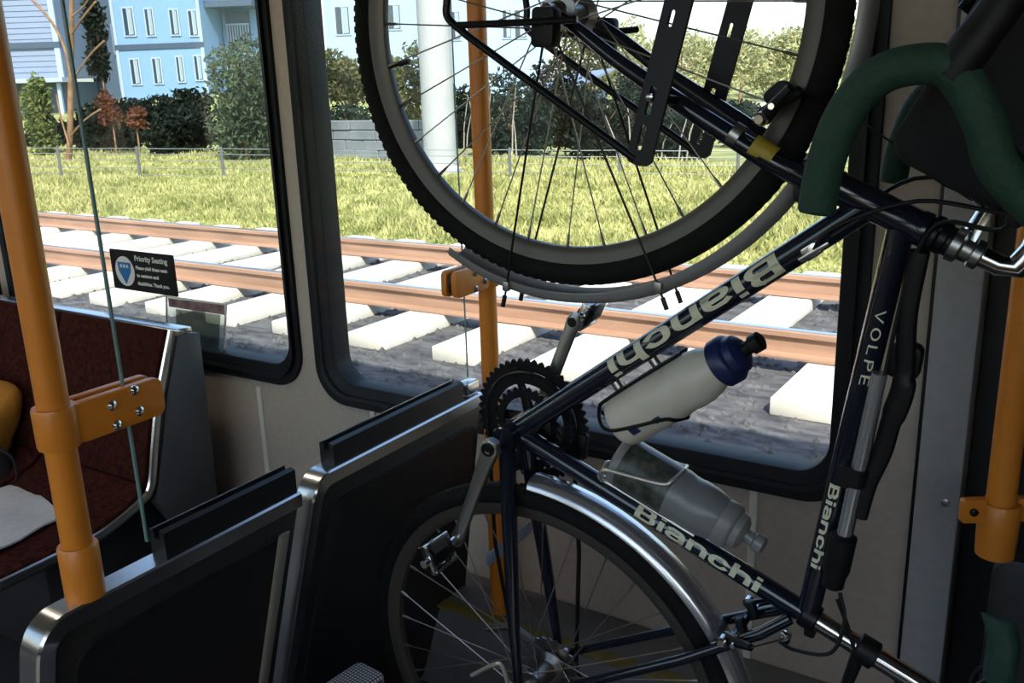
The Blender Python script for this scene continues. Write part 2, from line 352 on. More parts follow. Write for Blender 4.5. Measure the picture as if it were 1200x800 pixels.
# ------------------------------------------------------------------ divider between seats and bike bay
LEAN = 0.30
PX0, PX1 = -1.090, -1.050                          # its two faces
def divider(y0, y1, ztop, label, grip):
    root = empty('divider_panel', ((PX0 + PX1) / 2, y0, FL))
    L = lambda x, y, z: (x - root.location.x, y - root.location.y, z - root.location.z)
    # steel edge cap: a rounded bar running up, round the corner and along the top
    r = 0.035
    path = [(y0 + 0.012, FL + 0.02)] + [(y0 + 0.012 + r - r * math.cos(a), ztop - 0.012 - r + r * math.sin(a)) for a in [math.pi / 2 * k / 8 for k in range(9)]] + [(y1, ztop - 0.012)]
    b = MB(); fr = []
    pr = [(-0.0215, -0.012), (-0.0215, 0.0095), (-0.0185, 0.0125), (0.0185, 0.0125), (0.0215, 0.0095), (0.0215, -0.012)]
    for i, (y, z) in enumerate(path):
        p = path[max(0, i - 1)]; q = path[min(len(path) - 1, i + 1)]; t = Vector((0, q[0] - p[0], q[1] - p[1])).normalized()
        fr.append((L((PX0 + PX1) / 2, y, z), Vector((1, 0, 0)), Vector((0, -t.z, t.y))))
    b.sweep(fr, pr); b.build('edge_cap', M['steel'], root, angle=28)
    MB().box(L((PX0 + PX1) / 2, (y0 + y1) / 2 + 0.008, (FL + ztop) / 2), (0.032, y1 - y0 - 0.024, ztop - FL - 0.04)).build('core_panel', M['dark_panel'], root, 0.003)
    # raised inner field with rounded corners, on both faces
    for x, s in ((PX1 - 0.003, 1), (PX0 + 0.003, -1)):
        f = MB(); yy0, yy1, z0, z1 = y0 + 0.055, y1 - 0.02, FL + 0.10, ztop - 0.065
        pts = rrect(yy0, yy1, z0, z1, 0.035, 6); n = len(pts); cy, cz = (yy0 + yy1) / 2, (z0 + z1) / 2
        vs = [L(x - s * 0.002, y, z) for y, z in pts] + [L(x + s * 0.0035, y, z) for y, z in pts] + [L(x + s * 0.0035, cy + (y - cy) * (1 - 0.007 / (yy1 - yy0)), cz + (z - cz) * (1 - 0.007 / (z1 - z0))) for y, z in pts] + [L(x + s * 0.0005, cy + (y - cy) * (1 - 0.014 / (yy1 - yy0)), cz + (z - cz) * (1 - 0.014 / (z1 - z0))) for y, z in pts]
        fs = [(k * n + i, k * n + (i + 1) % n, (k + 1) * n + (i + 1) % n, (k + 1) * n + i) for k in range(3) for i in range(n)] + [tuple(range(3 * n, 4 * n))]
        f.add(vs, fs).build('panel_field', M['dark_panel'], root, angle=50)
    if grip:
        MB().tube([L(PX1 + 0.004, 0.932, -0.690), L(PX1 + 0.004, 0.932, -1.25)], [(0.0125, 0.004)] * 2, 10, flat=(0, 1, 0)).build('rubbing_strip', M['strip'], root)
    for ch in root.children:                        # the panels lean like a seat back
        for v in ch.data.vertices:
            dz = v.co.z - (ztop - FL - 0.03)
            if dz < 0:
                v.co.x += LEAN * dz
                if not grip and v.co.y > (y1 - y0) * .5: v.co.y += min(-.36 * dz, 1.664 - y1)
    thing(root, label, 'panel', 'dark divider panels'); return root
d1 = divider(0.515, 0.972, -0.632, 'dark divider panel carrying the orange pole in its steel-capped top edge', True)
d2 = divider(0.998, 1.500, -0.622, 'dark divider panel behind the hanging bicycle, ending at the window wall', False)
def channel(root, y0, y1, z):
    L = lambda x, y, zz: Vector((x, y, zz)) - root.location
    pr = [(-0.016, 0), (-0.016, 0.040), (-0.007, 0.043), (-0.005, 0.028), (0.005, 0.028), (0.007, 0.043), (0.016, 0.040), (0.016, 0)]
    MB().sweep([(L(-1.07, y, z), Vector((1, 0, 0)), Vector((0, 0, 1))) for y in (y0, y1)], pr).build('glazing_channel', M['black_rubber'], root, angle=30)
channel(d1, 0.715, 0.968, -0.632); channel(d2, 1.058, 1.438, -0.622)
# end plate of the second panel at the wall
MB().box(Vector((-1.07, 1.478, -0.606)) - d2.location, (0.03, 0.045, 0.03)).build('end_bracket', M['steel'], d2, 0.006)
# glass screen held by both poles
gs = plate('glass_screen', [(0.700, -0.60), (1.478, -0.59), (1.478, 0.60), (0.692, 0.60)], [], -0.004, 0.004, M['screen'])
for v in gs.data.vertices: v.co = Vector((v.co.y, v.co.x, v.co.z))
gs.location.x = -1.07
MB().box((0, 0.696, 0.0), (0.0048, 0.003, 1.20), Matrix.Rotation(0.005, 3, 'X')).build('polished_edge', M['edge'], gs)
MB().box((0, 1.478, 0.005), (0.003, 0.0012, 1.18)).build('polished_edge', M['edge'], gs)
thing(gs, 'clear glass windscreen standing in black channels on the divider, clamped to two orange poles', 'glass')

# ------------------------------------------------------------------ orange poles
def pole(x, y, z0, z1, r, label, collar=None, clamp=None, gap=None):
    root = empty('grab_pole', (x, y, z0))
    L = lambda a, b, c: Vector((a, b, c)) - root.location
    MB().cyl(L(x, y, z0), L(x, y, z1), r, 24).build('tube', M['orange'], root)
    if collar: MB().lathe([(r + 0.0005, 0), (r + 0.005, 0), (r + 0.006, 0.004), (r + 0.006, collar - 0.003), (r + 0.004, collar), (r + 0.0005, collar)], (0, 0, 0), (0, 0, 1), 24).build('collar', M['orange'], root)
    if clamp:
        ya, yb, z, hh = clamp                       # arm from the pole to yb, centre height z
        s = 1 if yb > ya else -1
        c = MB().lathe([(r + 0.0005, -hh), (r + 0.006, -hh), (r + 0.007, -hh + 0.003), (r + 0.007, hh - 0.003), (r + 0.006, hh), (r + 0.0005, hh)], L(x, y, z), (0, 0, 1), 24).build('clamp_sleeve', M['orange'], root)
        for sx in (-1, 1):
            MB().rbox(L(x - 0.0 + sx * 0.0125, (ya + yb) / 2, z), (0.014, abs(yb - ya), 2 * hh), 0.012, axis=0).build('clamp_jaw', M['orange'], root, 0.002)
        MB().rbox(L(x, (ya + yb) / 2, z), (0.012, abs(yb - ya) - 0.01, 2 * hh - 0.012), 0.008, axis=0).build('clamp_gasket', M['black_rubber'], root)
        for yy, zz in gap:
            MB().lathe([(0.0068, 0), (0.0066, 0.003), (0.0035, 0.0052), (0.0030, 0.003), (0.0001, 0.003)], L(x + 0.0193, yy, zz), (1, 0, 0), 12).build('bolt', M['steel'], root)
    return root
p1 = pole(-1.070, 0.600, -0.632, CE, 0.0192, '', 0.075, (0.612, 0.745, -0.395, 0.0265), ((0.665, -0.385), (0.700, -0.375), (0.668, -0.413), (0.703, -0.405)))
thing(p1, 'orange grab pole rising from the near divider panel, with a clamp of four bolts', 'pole')
p2 = pole(-1.070, 1.562, LZ, CE, 0.0192, '', None, (1.545, 1.428, -0.380, 0.0265), ((1.492, -0.366), (1.492, -0.398), (1.525, -0.388)))
b = MB().rbox(Vector((-1.052, 1.585, -1.010)) - p2.location, (0.004, 0.19, 0.032), 0.012, axis=0); b.build('bracket_strap', M['sheen_blue'], p2, 0.001)  # bracket strap at the pole, its sheen painted pale blue
thing(p2, 'orange grab pole beside the window, behind the front wheel of the bicycle', 'pole')
p3 = pole(-0.078, 1.457, -0.715, CE, 0.0208, '')
MB().lathe([(0.0222, 0), (0.0275, 0.003), (0.029, 0.035), (0.029, 0.086), (0.0265, 0.090), (0.0222, 0.090)], (0, 0, -0.004), (0, 0, 1), 24).build('clamp_sleeve', M['orange'], p3)
dirx = Vector((0.84, 0.54, 0)).normalized(); RT = Matrix.Rotation(math.atan2(dirx.y, dirx.x), 3, 'Z')
for s in (-1, 1):
    MB().rbox(dirx * (s * 0.041) + Vector((0, 0, 0.074)), (0.036, 0.014, 0.038), 0.005, RT, axis=1).build('clamp_ear', M['orange'], p3, 0.001)
    MB().lathe([(0.006, 0), (0.006, 0.004), (0.003, 0.006)], dirx * (s * 0.043) + RT @ Vector((0, -0.007, 0)) + Vector((0, 0, 0.074)), RT @ Vector((0, -1, 0)), 12).build('bolt', M['black_metal'], p3)
thing(p3, 'orange grab pole beside the grey pillar, ending in an eared clamp', 'pole')
# dark screen below that clamp
sp = MB().rbox((0.20, 1.500, (FL - 0.735) / 2), (0.56, 0.03, -0.735 - FL), 0.03, axis=1).build('draught_screen', M['dark_panel'], None, 0.003)
thing(sp, 'dark draught screen standing under the eared orange clamp beside the grey pillar', 'panel')

# ------------------------------------------------------------------ red bench with steel edge
SX0, SX1 = -3.9, -2.0
prof = [(1.476, -0.595), (1.442, -0.68), (1.409, -0.767), (1.378, -0.88), (1.350, -0.985), (1.305, -1.020), (1.187, -1.056), (1.06, -1.062), (0.928, -1.065)]
bench = empty('bench_seat', (-2.9, 1.2, FL))
L = lambda p: Vector(p) - bench.location
nrm = []
for i in range(len(prof)):
    a, b = prof[max(0, i - 1)], prof[min(len(prof) - 1, i + 1)]; t = Vector((0, b[0] - a[0], b[1] - a[1])).normalized(); nrm.append(Vector((0, t.z, -t.y)))
def shell(x0, x1, off, th):
    vs = []
    for x in (x0, x1):
        for (y, z), n in zip(prof, nrm): vs.append(L((x, y, z)) + n * off)
        for (y, z), n in zip(prof, nrm): vs.append(L((x, y, z)) + n * (off - th))
    n = len(prof); fs = []
    for i in range(n - 1): fs += [(i, i + 1, 2 * n + i + 1, 2 * n + i), (n + i + 1, n + i, 3 * n + i, 3 * n + i + 1), (i, n + i, n + i + 1, i + 1), (2 * n + i, 2 * n + i + 1, 3 * n + i + 1, 3 * n + i)]
    fs += [(0, 2 * n, 3 * n, n), (n - 1, 2 * n - 1, 4 * n - 1, 3 * n - 1)]
    return MB().add(vs, fs)
if nrm[0].y > 0: nrm = [-n for n in nrm]
for k in range(4):
    x1 = SX1 - 0.016 - k * 0.47; x0 = x1 - 0.455
    vs = prof
    up = prof[:5]; lo = prof[4:]
    full = prof
    prof = up; nn = nrm; nrm = nn[:5]; shell(x0, x1, 0.022, 0.018).build('back_cushion', M['red'], bench, 0.008)
    prof = lo; nrm = nn[4:]; shell(x0, x1, 0.022, 0.018).build('seat_cushion', M['red'], bench, 0.008)
    prof = full; nrm = nn
shell(SX0, SX1, 0.004, 0.012).build('seat_shell', M['dark_panel'], bench)
for x in (SX1,):
    b = MB(); path = [(y, z) for y, z in prof]; pts = crom([L((x, y, z)) + n * 0.010 for (y, z), n in zip(prof, nrm)], 5)
    b.tube(pts, [(0.006, 0.012)] * len(pts), 8, flat=(1, 0, 0)).build('steel_edge', M['steel'], bench)
b = MB(); b.sweep([(L((x, 1.480, -0.600)), Vector((0, 1, 0)), Vector((0, 0, 1))) for x in (SX0, SX1 + 0.004)], [(-0.008, -0.008), (-0.008, 0.006), (-0.002, 0.010), (0.045, 0.006), (0.045, -0.008)]); b.build('top_rail', M['steel'], bench, 0.002)
# grey end panel behind the back
vs = [(1.484, -0.603), (1.553, -0.618), (1.545, -1.10), (1.40, -1.12), (1.35, -1.03), (1.395, -0.88), (1.43, -0.75)]
e = MB(); n = len(vs); e.add([L((SX1, y, z)) for y, z in vs] + [L((SX1 - 0.03, y, z)) for y, z in vs], [tuple(range(n)), tuple(range(2 * n - 1, n - 1, -1))] + [(i, (i + 1) % n, n + (i + 1) % n, n + i) for i in range(n)])
e.build('end_panel', mat('end_panel_grey', (0.07, 0.07, 0.072), 0.45), bench, 0.004)
MB().box(L(((SX0 + SX1) / 2 - .05, 1.30, (FL - 1.085) / 2)), (SX1 - SX0 - .16, 0.40, -1.085 - FL)).build('shade_block', M['cloth_black'], bench, 0.01)  # black block added to darken the space under the seat
for x in (): MB().box(L((x, 1.30, (FL - 1.09) / 2)), (0.06, 0.30, -1.09 - FL)).build('leg', M['dark_panel'], bench, 0.01)
thing(bench, 'red upholstered bench seat with a bright steel edge, backed against the window', 'seat')
# newspaper, yellow bundle, black bag on the bench
np_ = MB(); c = [onZ(*p, -1.030) for p in ((-60, 590), (28, 566), (75, 606), (-30, 660))]
for i, p in enumerate(c): c[i] = Vector((p.x, p.y, -1.030))
nn_ = 8; vs = []
for j in range(nn_ + 1):
    for i in range(nn_ + 1):
        p = c[0].lerp(c[1], i / nn_).lerp(c[3].lerp(c[2], i / nn_), j / nn_); p.z += 0.004 * math.sin(i * 1.3) * math.sin(j * 0.9) + 0.006; vs.append(p)
fs = [(j * (nn_ + 1) + i, j * (nn_ + 1) + i + 1, (j + 1) * (nn_ + 1) + i + 1, (j + 1) * (nn_ + 1) + i) for j in range(nn_) for i in range(nn_)]
m_ = len(vs); vs2 = vs + [v - Vector((0, 0, 0.005)) for v in vs]; edge = [i for i in range(nn_ + 1)] + [(k + 1) * (nn_ + 1) + nn_ for k in range(nn_)] + [nn_ * (nn_ + 1) + nn_ - 1 - i for i in range(nn_)] + [(nn_ - 1 - k) * (nn_ + 1) for k in range(nn_ - 1)]
fs2 = fs + [tuple(m_ + i for i in reversed(f)) for f in fs] + [(edge[i], edge[(i + 1) % len(edge)], m_ + edge[(i + 1) % len(edge)], m_ + edge[i]) for i in range(len(edge))]
o = MB().add(vs2, fs2).build('newspaper', M['paper'], None, angle=60); thing(o, 'folded white newspaper lying on the red bench seat', 'newspaper')
def blob(name, m, c, size, seed, amp=0.25, sub=4):
    bm = bmesh.new(); bmesh.ops.create_icosphere(bm, subdivisions=sub, radius=1.0); rs = random.Random(seed)
    ph = [(Vector((rs.uniform(-1, 1), rs.uniform(-1, 1), rs.uniform(-1, 1))) * 4, rs.uniform(0, 6)) for _ in range(7)]
    for v in bm.verts:
        n = v.co.normalized(); k = 1 + amp * sum(math.sin(p.dot(n) + f) for p, f in ph) / 7
        q = Vector((abs(n.x) ** 0.75 * math.copysign(1, n.x), abs(n.y) ** 0.75 * math.copysign(1, n.y), abs(n.z) ** 0.75 * math.copysign(1, n.z)))
        v.co = Vector((q.x * size[0], q.y * size[1], q.z * size[2])) * k
    me = bpy.data.meshes.new(name); bm.to_mesh(me); bm.free(); me.materials.append(m)
    me.polygons.foreach_set('use_smooth', [True] * len(me.polygons)); o = link(name, me); o.location = c; return o
yb = blob('jacket', M['yellow_cloth'], (-2.690, 1.250, -0.885), (0.155, 0.09, 0.115), 3, 0.5)
thing(yb, 'mustard yellow cloth jacket bundled against the red seat back at the edge of the view', 'jacket')
kb = empty('shoulder_bag', (-2.66, 1.21, -1.02))
bb = blob('bag_body', M['cloth_black'], (0.0, 0, 0.015), (0.15, 0.075, 0.06), 5, 0.3); bb.parent = kb
MB().tube(crom([(0.02, -0.03, 0.06), (0.15, 0.0, 0.10), (0.205, 0.03, 0.06), (0.19, 0.02, -0.02), (0.10, -0.04, -0.015)], 6), 0.0045, 8).build('strap', M['cloth_black'], kb)
thing(kb, 'black shoulder bag with a looped strap below the yellow jacket on the bench', 'bag')

# ------------------------------------------------------------------ sticker and leaflet holder on the window
def quadlet(name, px, Y, th, m, parent=None):
    p = [onY(*q, Y) for q in px]; vs = p + [v + Vector((0, th, 0)) for v in p]
    return MB().add(vs, [(0, 1, 2, 3), (7, 6, 5, 4), (0, 4, 5, 1), (1, 5, 6, 2), (2, 6, 7, 3), (3, 7, 4, 0)]).build(name, m, parent, smooth=False)
def text_mesh(s, size, m, name, parent, bold=0.0, width=None):
    cu = bpy.data.curves.new(name, 'FONT'); cu.body = s; cu.size = size; cu.offset = bold; cu.resolution_u = 3; cu.fill_mode = 'FRONT'
    ob = bpy.data.objects.new(name, cu); COL.objects.link(ob); dg = bpy.context.evaluated_depsgraph_get(); dg.update()
    me = bpy.data.meshes.new_from_object(ob.evaluated_get(dg)); bpy.data.objects.remove(ob); bpy.data.curves.remove(cu)
    xs = [v.co.x for v in me.vertices]; ys = [v.co.y for v in me.vertices]; x0, x1 = min(xs), max(xs)
    if width:
        for v in me.vertices: v.co.x = (v.co.x - x0) * width / (x1 - x0)
    me.materials.clear(); me.materials.append(m); me.name = name
    o = link(name, me, parent); return o, min(ys), max(ys)
SY = WY + 0.047
c0 = onY(128, 292, SY); c1 = onY(203, 298, SY); c2 = onY(206, 346, SY); c3 = onY(133, 338, SY)
st_ = empty('window_sticker', (c0.x, SY, c3.z))
wS, hS = c1.x - c0.x, 0.126
z0S = (c2.z + c3.z) / 2
MB().rbox(Vector((wS / 2, 0, hS / 2)), (wS, 0.0012, hS), 0.006, axis=1).build('backing', M['black'], st_)
st_.location.z = z0S
MB().lathe([(0.047, 0), (0.047, 0.0006)], (0.066, -0.0007, hS / 2 - 0.004), (0, -1, 0), 28).build('emblem_disc', M['white'], st_)
tri = [(-0.033, 0.028), (0.033, 0.028), (0.030, 0.0), (0.0, -0.042), (-0.030, 0.0)]
MB().add([(0.066 + x, -0.0017, hS / 2 - 0.004 + z) for x, z in tri] + [(0.066 + x, -0.0013, hS / 2 - 0.004 + z) for x, z in tri], [(0, 1, 2, 3, 4), (9, 8, 7, 6, 5)]).build('emblem_shield', M['print_blue'], st_)
for k in (-0.015, 0.0, 0.015): MB().box((0.066 + k, -0.0019, hS / 2 + 0.012), (0.009, 0.0005, 0.010)).build('emblem_mark', M['white'], st_)
lines = (('Priority Seating', 0.0235, 0.008), ('Please yield these seats', 0.015, 0.003), ('to seniors and', 0.015, 0.003), ('disabilities. Thank you.', 0.015, 0.003))
for i, (s, h, _b) in enumerate(lines):
    o, a, b_ = text_mesh(s, h, M['white'], 'lettering', st_, 0.0006, (0.155, 0.150, 0.105, 0.150)[i])
    o.rotation_euler = (math.pi / 2, 0, 0); o.location = (0.122, -0.0012, hS - 0.030 - (0, 0.026, 0.050, 0.075)[i])
thing(st_, 'black priority seating sticker with a blue and white emblem on the window glass', 'sticker')
HY = WY + 0.040
ho = empty('leaflet_holder', (-2.17, HY, -0.70))
def hq(name, px, Y, th, m):
    o = quadlet(name, px, Y, th, m); o.data.transform(Matrix.Translation(-ho.location)); o.parent = ho; return o
hq('back_plate', ((195, 347), (265, 357), (262, 420), (196, 402)), HY, 0.003, glassmat('holder_acrylic', (0.80, 0.84, 0.86), 2.0))
hq('leaflet', ((206, 362), (258, 369), (256, 414), (207, 400)), HY - 0.002, 0.001, glassmat('leaflet_paper', (0.55, 0.56, 0.50), 1.0))
hq('heading_band', ((197, 349), (263, 358), (263, 369), (198, 359)), HY - 0.003, 0.001, mat('maroon_print', (0.13, 0.05, 0.05), 0.6, color2=(0.34, 0.22, 0.20), scale=30))
for a, b_ in (((195, 347), (196, 402)), ((265, 357), (262, 420)), ((196, 402), (262, 420)), ((195, 347), (265, 357))):
    MB().tube([onY(*a, HY - 0.003) - ho.location, onY(*b_, HY - 0.003) - ho.location], 0.003, 8).build('edge_strip', M['white_plastic'], ho)
thing(ho, 'clear plastic leaflet holder with a maroon heading on the window glass above the bench end', 'holder')
# dotted bag at the bottom edge
qa = ray(421, 772); s_ = 0.90 / qa.y; A = qa * s_
mb_ = bpy.data.materials.new('dotted_weave'); mb_.use_nodes = True; n = mb_.node_tree.nodes; l = mb_.node_tree.links; tc = n.new('ShaderNodeTexCoord')
vo = n.new('ShaderNodeTexVoronoi'); vo.voronoi_dimensions = '2D'; vo.inputs['Scale'].default_value = 190; vo.inputs['Randomness'].default_value = 0.0; l.new(tc.outputs['Object'], vo.inputs['Vector'])
rp = n.new('ShaderNodeValToRGB'); rp.color_ramp.elements[0].position = 0.30; rp.color_ramp.elements[1].position = 0.38; rp.color_ramp.elements[0].color = (0.55, 0.55, 0.56, 1); rp.color_ramp.elements[1].color = (0.03, 0.032, 0.045, 1)
l.new(vo.outputs['Distance'], rp.inputs[0]); l.new(rp.outputs[0], n['Principled BSDF'].inputs['Base Color']); n['Principled BSDF'].inputs['Roughness'].default_value = 0.6
bx = empty('tote_bag', (A.x, A.y, FL)); bx.rotation_euler.z = math.radians(-6)
MB().rbox((0.03, -0.13, (A.z - FL) / 2), (0.06, 0.26, A.z - FL), 0.012, axis=2).build('bag_body', mb_, bx, 0.006)
MB().tube(crom([(0.03, -0.24, A.z - FL - 0.01), (0.03, -0.23, A.z - FL + 0.012), (0.03, -0.17, A.z - FL + 0.012), (0.03, -0.16, A.z - FL - 0.01)], 6), 0.006, 8).build('handle', M['cloth_black'], bx)
thing(bx, 'slim blue-grey bag with a dotted weave on the floor before the divider', 'bag')

# unseen ceiling lamp over the seats, added to brighten the wall there
for i, x in enumerate((-2.35,)):
    cl = empty('fill_light', (x, 0.85, CE)); MB().rbox((0, 0, -0.012), (1.7, 0.20, 0.024), 0.02, axis=2).build('housing', M['trim_white'], cl, 0.002)
    MB().rbox((0, 0, -0.028), (1.62, 0.15, 0.010), 0.015, axis=2).build('diffuser', M['lamp'], cl); thing(cl, 'unseen ceiling lamp added above the red bench to brighten the window wall', 'lamp')

# ------------------------------------------------------------------ the bicycle, hanging by its front wheel
# own axes: u forward (up in the car), v up (to the right in the car), w to its left (towards the viewer)
BT = Vector((-0.7074781797330605, 1.0926905498247765, -0.5051299096788328))
BU = Vector((0.09548467967328148, -0.046744215902255394, 0.9943327683564362)); BW = Vector((-0.011719837692459432, -0.998880384194675, -0.045832559120791226)); BV = Vector((0.9953619047121268, -0.00727711143117581, -0.09592560814018859))
bike = empty('bicycle')
bike.matrix_world = Matrix(((BU.x, BW.x, BV.x, BT.x), (BU.y, BW.y, BV.y, BT.y), (BU.z, BW.z, BV.z, BT.z), (0, 0, 0, 1)))
thing(bike, 'dark road bicycle hung upright by its front wheel, with cream lettering and green bar tape', 'bicycle')
def B(u, v, w=0.0): return Vector((u, w, v))
D2 = Vector((0.318, -0.948)); P2 = Vector((0.948, 0.318)); CRN = Vector((0.425, 0.410)); STE = math.radians(-5.06)
def S(u, v, w=0.0):
    x = Vector((u, v)) - CRN; a = x.dot(D2); b = x.dot(P2); c, s = math.cos(STE), math.sin(STE)
    uv = CRN + D2 * a + P2 * (b * c - w * s); return Vector((uv.x, b * s + w * c, uv.y))
def AXS(t, off=0.0, w=0.0): p = CRN - D2 * t + P2 * off; return S(p.x, p.y, w)
FA = (0.595, 0.060); RA = (-0.428, 0.062); SCL = (-0.132, 0.459); TTJ = (0.398, 0.489); DTJ = (0.410, 0.453)
def part(mb, name, m, bevel=0.0, parent=None, **k): return mb.build(name, M[m] if isinstance(m, str) else m, parent or bike, bevel, **k)
# frame tubes
dt = part(MB().tube([B(0, 0), B(*DTJ)], 0.0165, 24), 'down_tube', 'frame')
stt = part(MB().tube([B(0, 0), B(SCL[0] * 1.02, SCL[1] * 1.02)], 0.0148, 24), 'seat_tube', 'frame')
tt = part(MB().tube([B(*SCL), B(*TTJ)], 0.0148, 24), 'top_tube', 'frame')
part(MB().lathe([(0.0175, -0.006), (0.0195, -0.004), (0.0195, 0.006), (0.0178, 0.009), (0.0178, 0.098), (0.0195, 0.101), (0.0195, 0.110), (0.017, 0.112)], AXS(0.0), AXS(1.0) - AXS(0.0), 24), 'head_tube', 'frame')
part(MB().lathe([(0.016, 0), (0.0205, 0.002), (0.021, 0.010), (0.018, 0.013), (0.018, 0.020), (0.016, 0.022), (0.016, 0.030)], AXS(0.112), AXS(1.0) - AXS(0.0), 24), 'headset', 'black_metal')
part(MB().lathe([(0.018, -0.036), (0.0195, -0.034), (0.0195, 0.034), (0.018, 0.036)], B(0, 0), (0, 1, 0), 24), 'bottom_bracket_shell', 'frame')
for s in (1, -1):
    part(MB().tube([B(-0.01, 0.002, s * 0.026), B(-0.12, 0.016, s * 0.036), B(-0.30, 0.042, s * 0.055), B(RA[0], RA[1], s * 0.062)], [0.0125, 0.0125, 0.0095, 0.007], 14), 'chainstay', 'frame')
    part(MB().tube([B(SCL[0] - 0.004, SCL[1] - 0.018, s * 0.016), B(-0.165, 0.41, s * 0.030), B(-0.24, 0.315, s * 0.048), B(RA[0] + 0.01, RA[1] + 0.012, s * 0.062)], [0.0085, 0.0085, 0.008, 0.006], 14), 'seatstay', 'frame')
    part(MB().rbox(B(RA[0], RA[1] + 0.004, s * 0.0645), (0.034, 0.006, 0.034), 0.010, axis=1), 'dropout', 'alloy', 0.001)
part(MB().tube([B(-0.19, 0.375, -0.036), B(-0.19, 0.375, 0.036)], 0.006, 10), 'brake_bridge', 'frame')
# lettering wrapped on the tubes: broad sans letters drawn as strokes
def arc(cx, cy, rx, ry, a0, a1, n=7): return [(cx + rx * math.cos(math.radians(a0 + (a1 - a0) * k / n)), cy + ry * math.sin(math.radians(a0 + (a1 - a0) * k / n))) for k in range(n + 1)]
ARCH = [(.0, .40)] + arc(.26, .46, .26, .24, 180, 90, 5) + arc(.40, .46, .26, .24, 90, 0, 5) + [(.66, 0)]
GLY = {'B': (.74, [[(0, 0), (0, 1)], [(0, 1), (.46, 1)] + arc(.46, .76, .20, .24, 90, -90) + [(0, .52)], [(.3, .52), (.52, .52)] + arc(.52, .26, .22, .26, 90, -90) + [(0, 0)]]),
       'i': (.0, [[(0, 0), (0, .62)], [(0, .96), (0, 1.0)]]),
       'a': (.66, [[(.04, .64)] + [(.14, .70)] + arc(.40, .46, .26, .24, 90, 0, 5) + [(.66, 0)], [(.66, .38), (.26, .38)] + arc(.20, .19, .20, .19, 90, 270, 8) + [(.46, 0), (.66, .12)]]),
       'n': (.66, [[(0, 0), (0, .70)], ARCH]),
       'c': (.64, [[(.64, .54)] + arc(.40, .46, .24, .24, 30, 90, 4) + arc(.26, .44, .26, .26, 90, 180, 5) + arc(.26, .26, .26, .26, 180, 270, 5) + arc(.40, .24, .24, .24, 270, 330, 4) + [(.64, .16)]]),
       'h': (.66, [[(0, 0), (0, 1)], ARCH]),
       'V': (.70, [[(0, 1), (.35, 0), (.70, 1)]]), 'O': (.72, [arc(.36, .5, .36, .5, 0, 360, 20)]), 'L': (.52, [[(0, 1), (0, 0), (.52, 0)]]),
       'P': (.58, [[(0, 0), (0, 1), (.32, 1)] + arc(.32, .74, .26, .26, 90, -90) + [(0, .48)]]), 'E': (.54, [[(.54, 1), (0, 1), (0, 0), (.54, 0)], [(0, .5), (.46, .5)]])}
def glyphs(s, sw, sh, gap):
    """2-D quads of the strokes: sw / sh are half stroke widths along and across the line"""
    V = []; F = []; x = 0
    for ch in s:
        w_, strokes = GLY[ch]
        for st in strokes:
            L_ = []; R_ = []
            for i, p in enumerate(st):
                a = st[max(0, i - 1)]; c = st[min(len(st) - 1, i + 1)]; t = Vector((c[0] - a[0], c[1] - a[1])); t.normalize()
                nx_, ny_ = -t.y, t.x; k = 1.0
                if 0 < i < len(st) - 1:
                    t1 = Vector((p[0] - a[0], p[1] - a[1])).normalized(); k = 1 / max(.6, abs(t.dot(t1)))
                q = Vector(p)
                if i == 0: q -= Vector((t.x * sw, t.y * sh)) * .9
                if i == len(st) - 1: q += Vector((t.x * sw, t.y * sh)) * .9
                L_.append((x + q.x + nx_ * sw * k, q.y + ny_ * sh * k)); R_.append((x + q.x - nx_ * sw * k, q.y - ny_ * sh * k))
            o = len(V); n = len(L_); V += L_ + R_
            F += [(o + i, o + n + i, o + n + i + 1, o + i + 1) for i in range(n - 1)]
        x += w_ + 2 * sw + gap
    return V, F
def wrap(s, a, b, tube_a, tube_b, r, height, parent, tilt=0.0, sw=.13, sh=.105, gap=.12):
    """letters from a to b along the tube on its left side"""
    ta = B(*tube_a); tb = B(*tube_b); ax = (tb - ta).normalized(); t = (B(*b) - B(*a)); ln = t.length; t = ax if t.dot(ax) > 0 else -ax
    st0 = ta + ax * (B(*a) - ta).dot(ax)
    n = Vector((0, 1, 0)); n = (n - t * n.dot(t)).normalized(); y = n.cross(t)
    n2 = n * math.cos(tilt) + y * math.sin(tilt); y2 = n2.cross(t)
    V, F = glyphs(s, sw, sh, gap); me = bpy.data.meshes.new('lettering'); me.from_pydata([(x, y_, 0) for x, y_ in V], [], F); me.materials.append(M['letter'])
    xs = [v[0] for v in V]; ys = [v[1] for v in V]; x0, x1, y0, y1 = min(xs), max(xs), min(ys), max(ys)
    bm = bmesh.new(); bm.from_mesh(me)
    for k in range(1, 11):
        bmesh.ops.bisect_plane(bm, geom=list(bm.verts) + list(bm.edges) + list(bm.faces), plane_co=(0, y0 + (y1 - y0) * k / 11, 0), plane_no=(0, 1, 0))
    bmesh.ops.triangulate(bm, faces=bm.faces)
    for v in bm.verts:
        x = (v.co.x - x0) / (x1 - x0) * ln; h = ((v.co.y - y0) / (y1 - y0) - 0.5) * height; f = h / r
        v.co = st0 + t * x + (n2 * math.cos(f) + y2 * math.sin(f)) * (r + 0.0005)
    bmesh.ops.recalc_face_normals(bm, faces=bm.faces)
    bm.to_mesh(me); bm.free(); return link('lettering', me, parent)
wrap('Bianchi', (0.328, 0.369), (0.148, 0.155), (0, 0), DTJ, 0.0165, 0.030, dt, 0.0)
wrap('Bianchi', (-0.055, 0.212), (-0.108, 0.396), (0, 0), SCL, 0.0148, 0.022, stt, 0.50)
wrap('Bianchi', (0.070, 0.470), (-0.052, 0.463), SCL, TTJ, 0.0148, 0.0135, tt, -0.12)
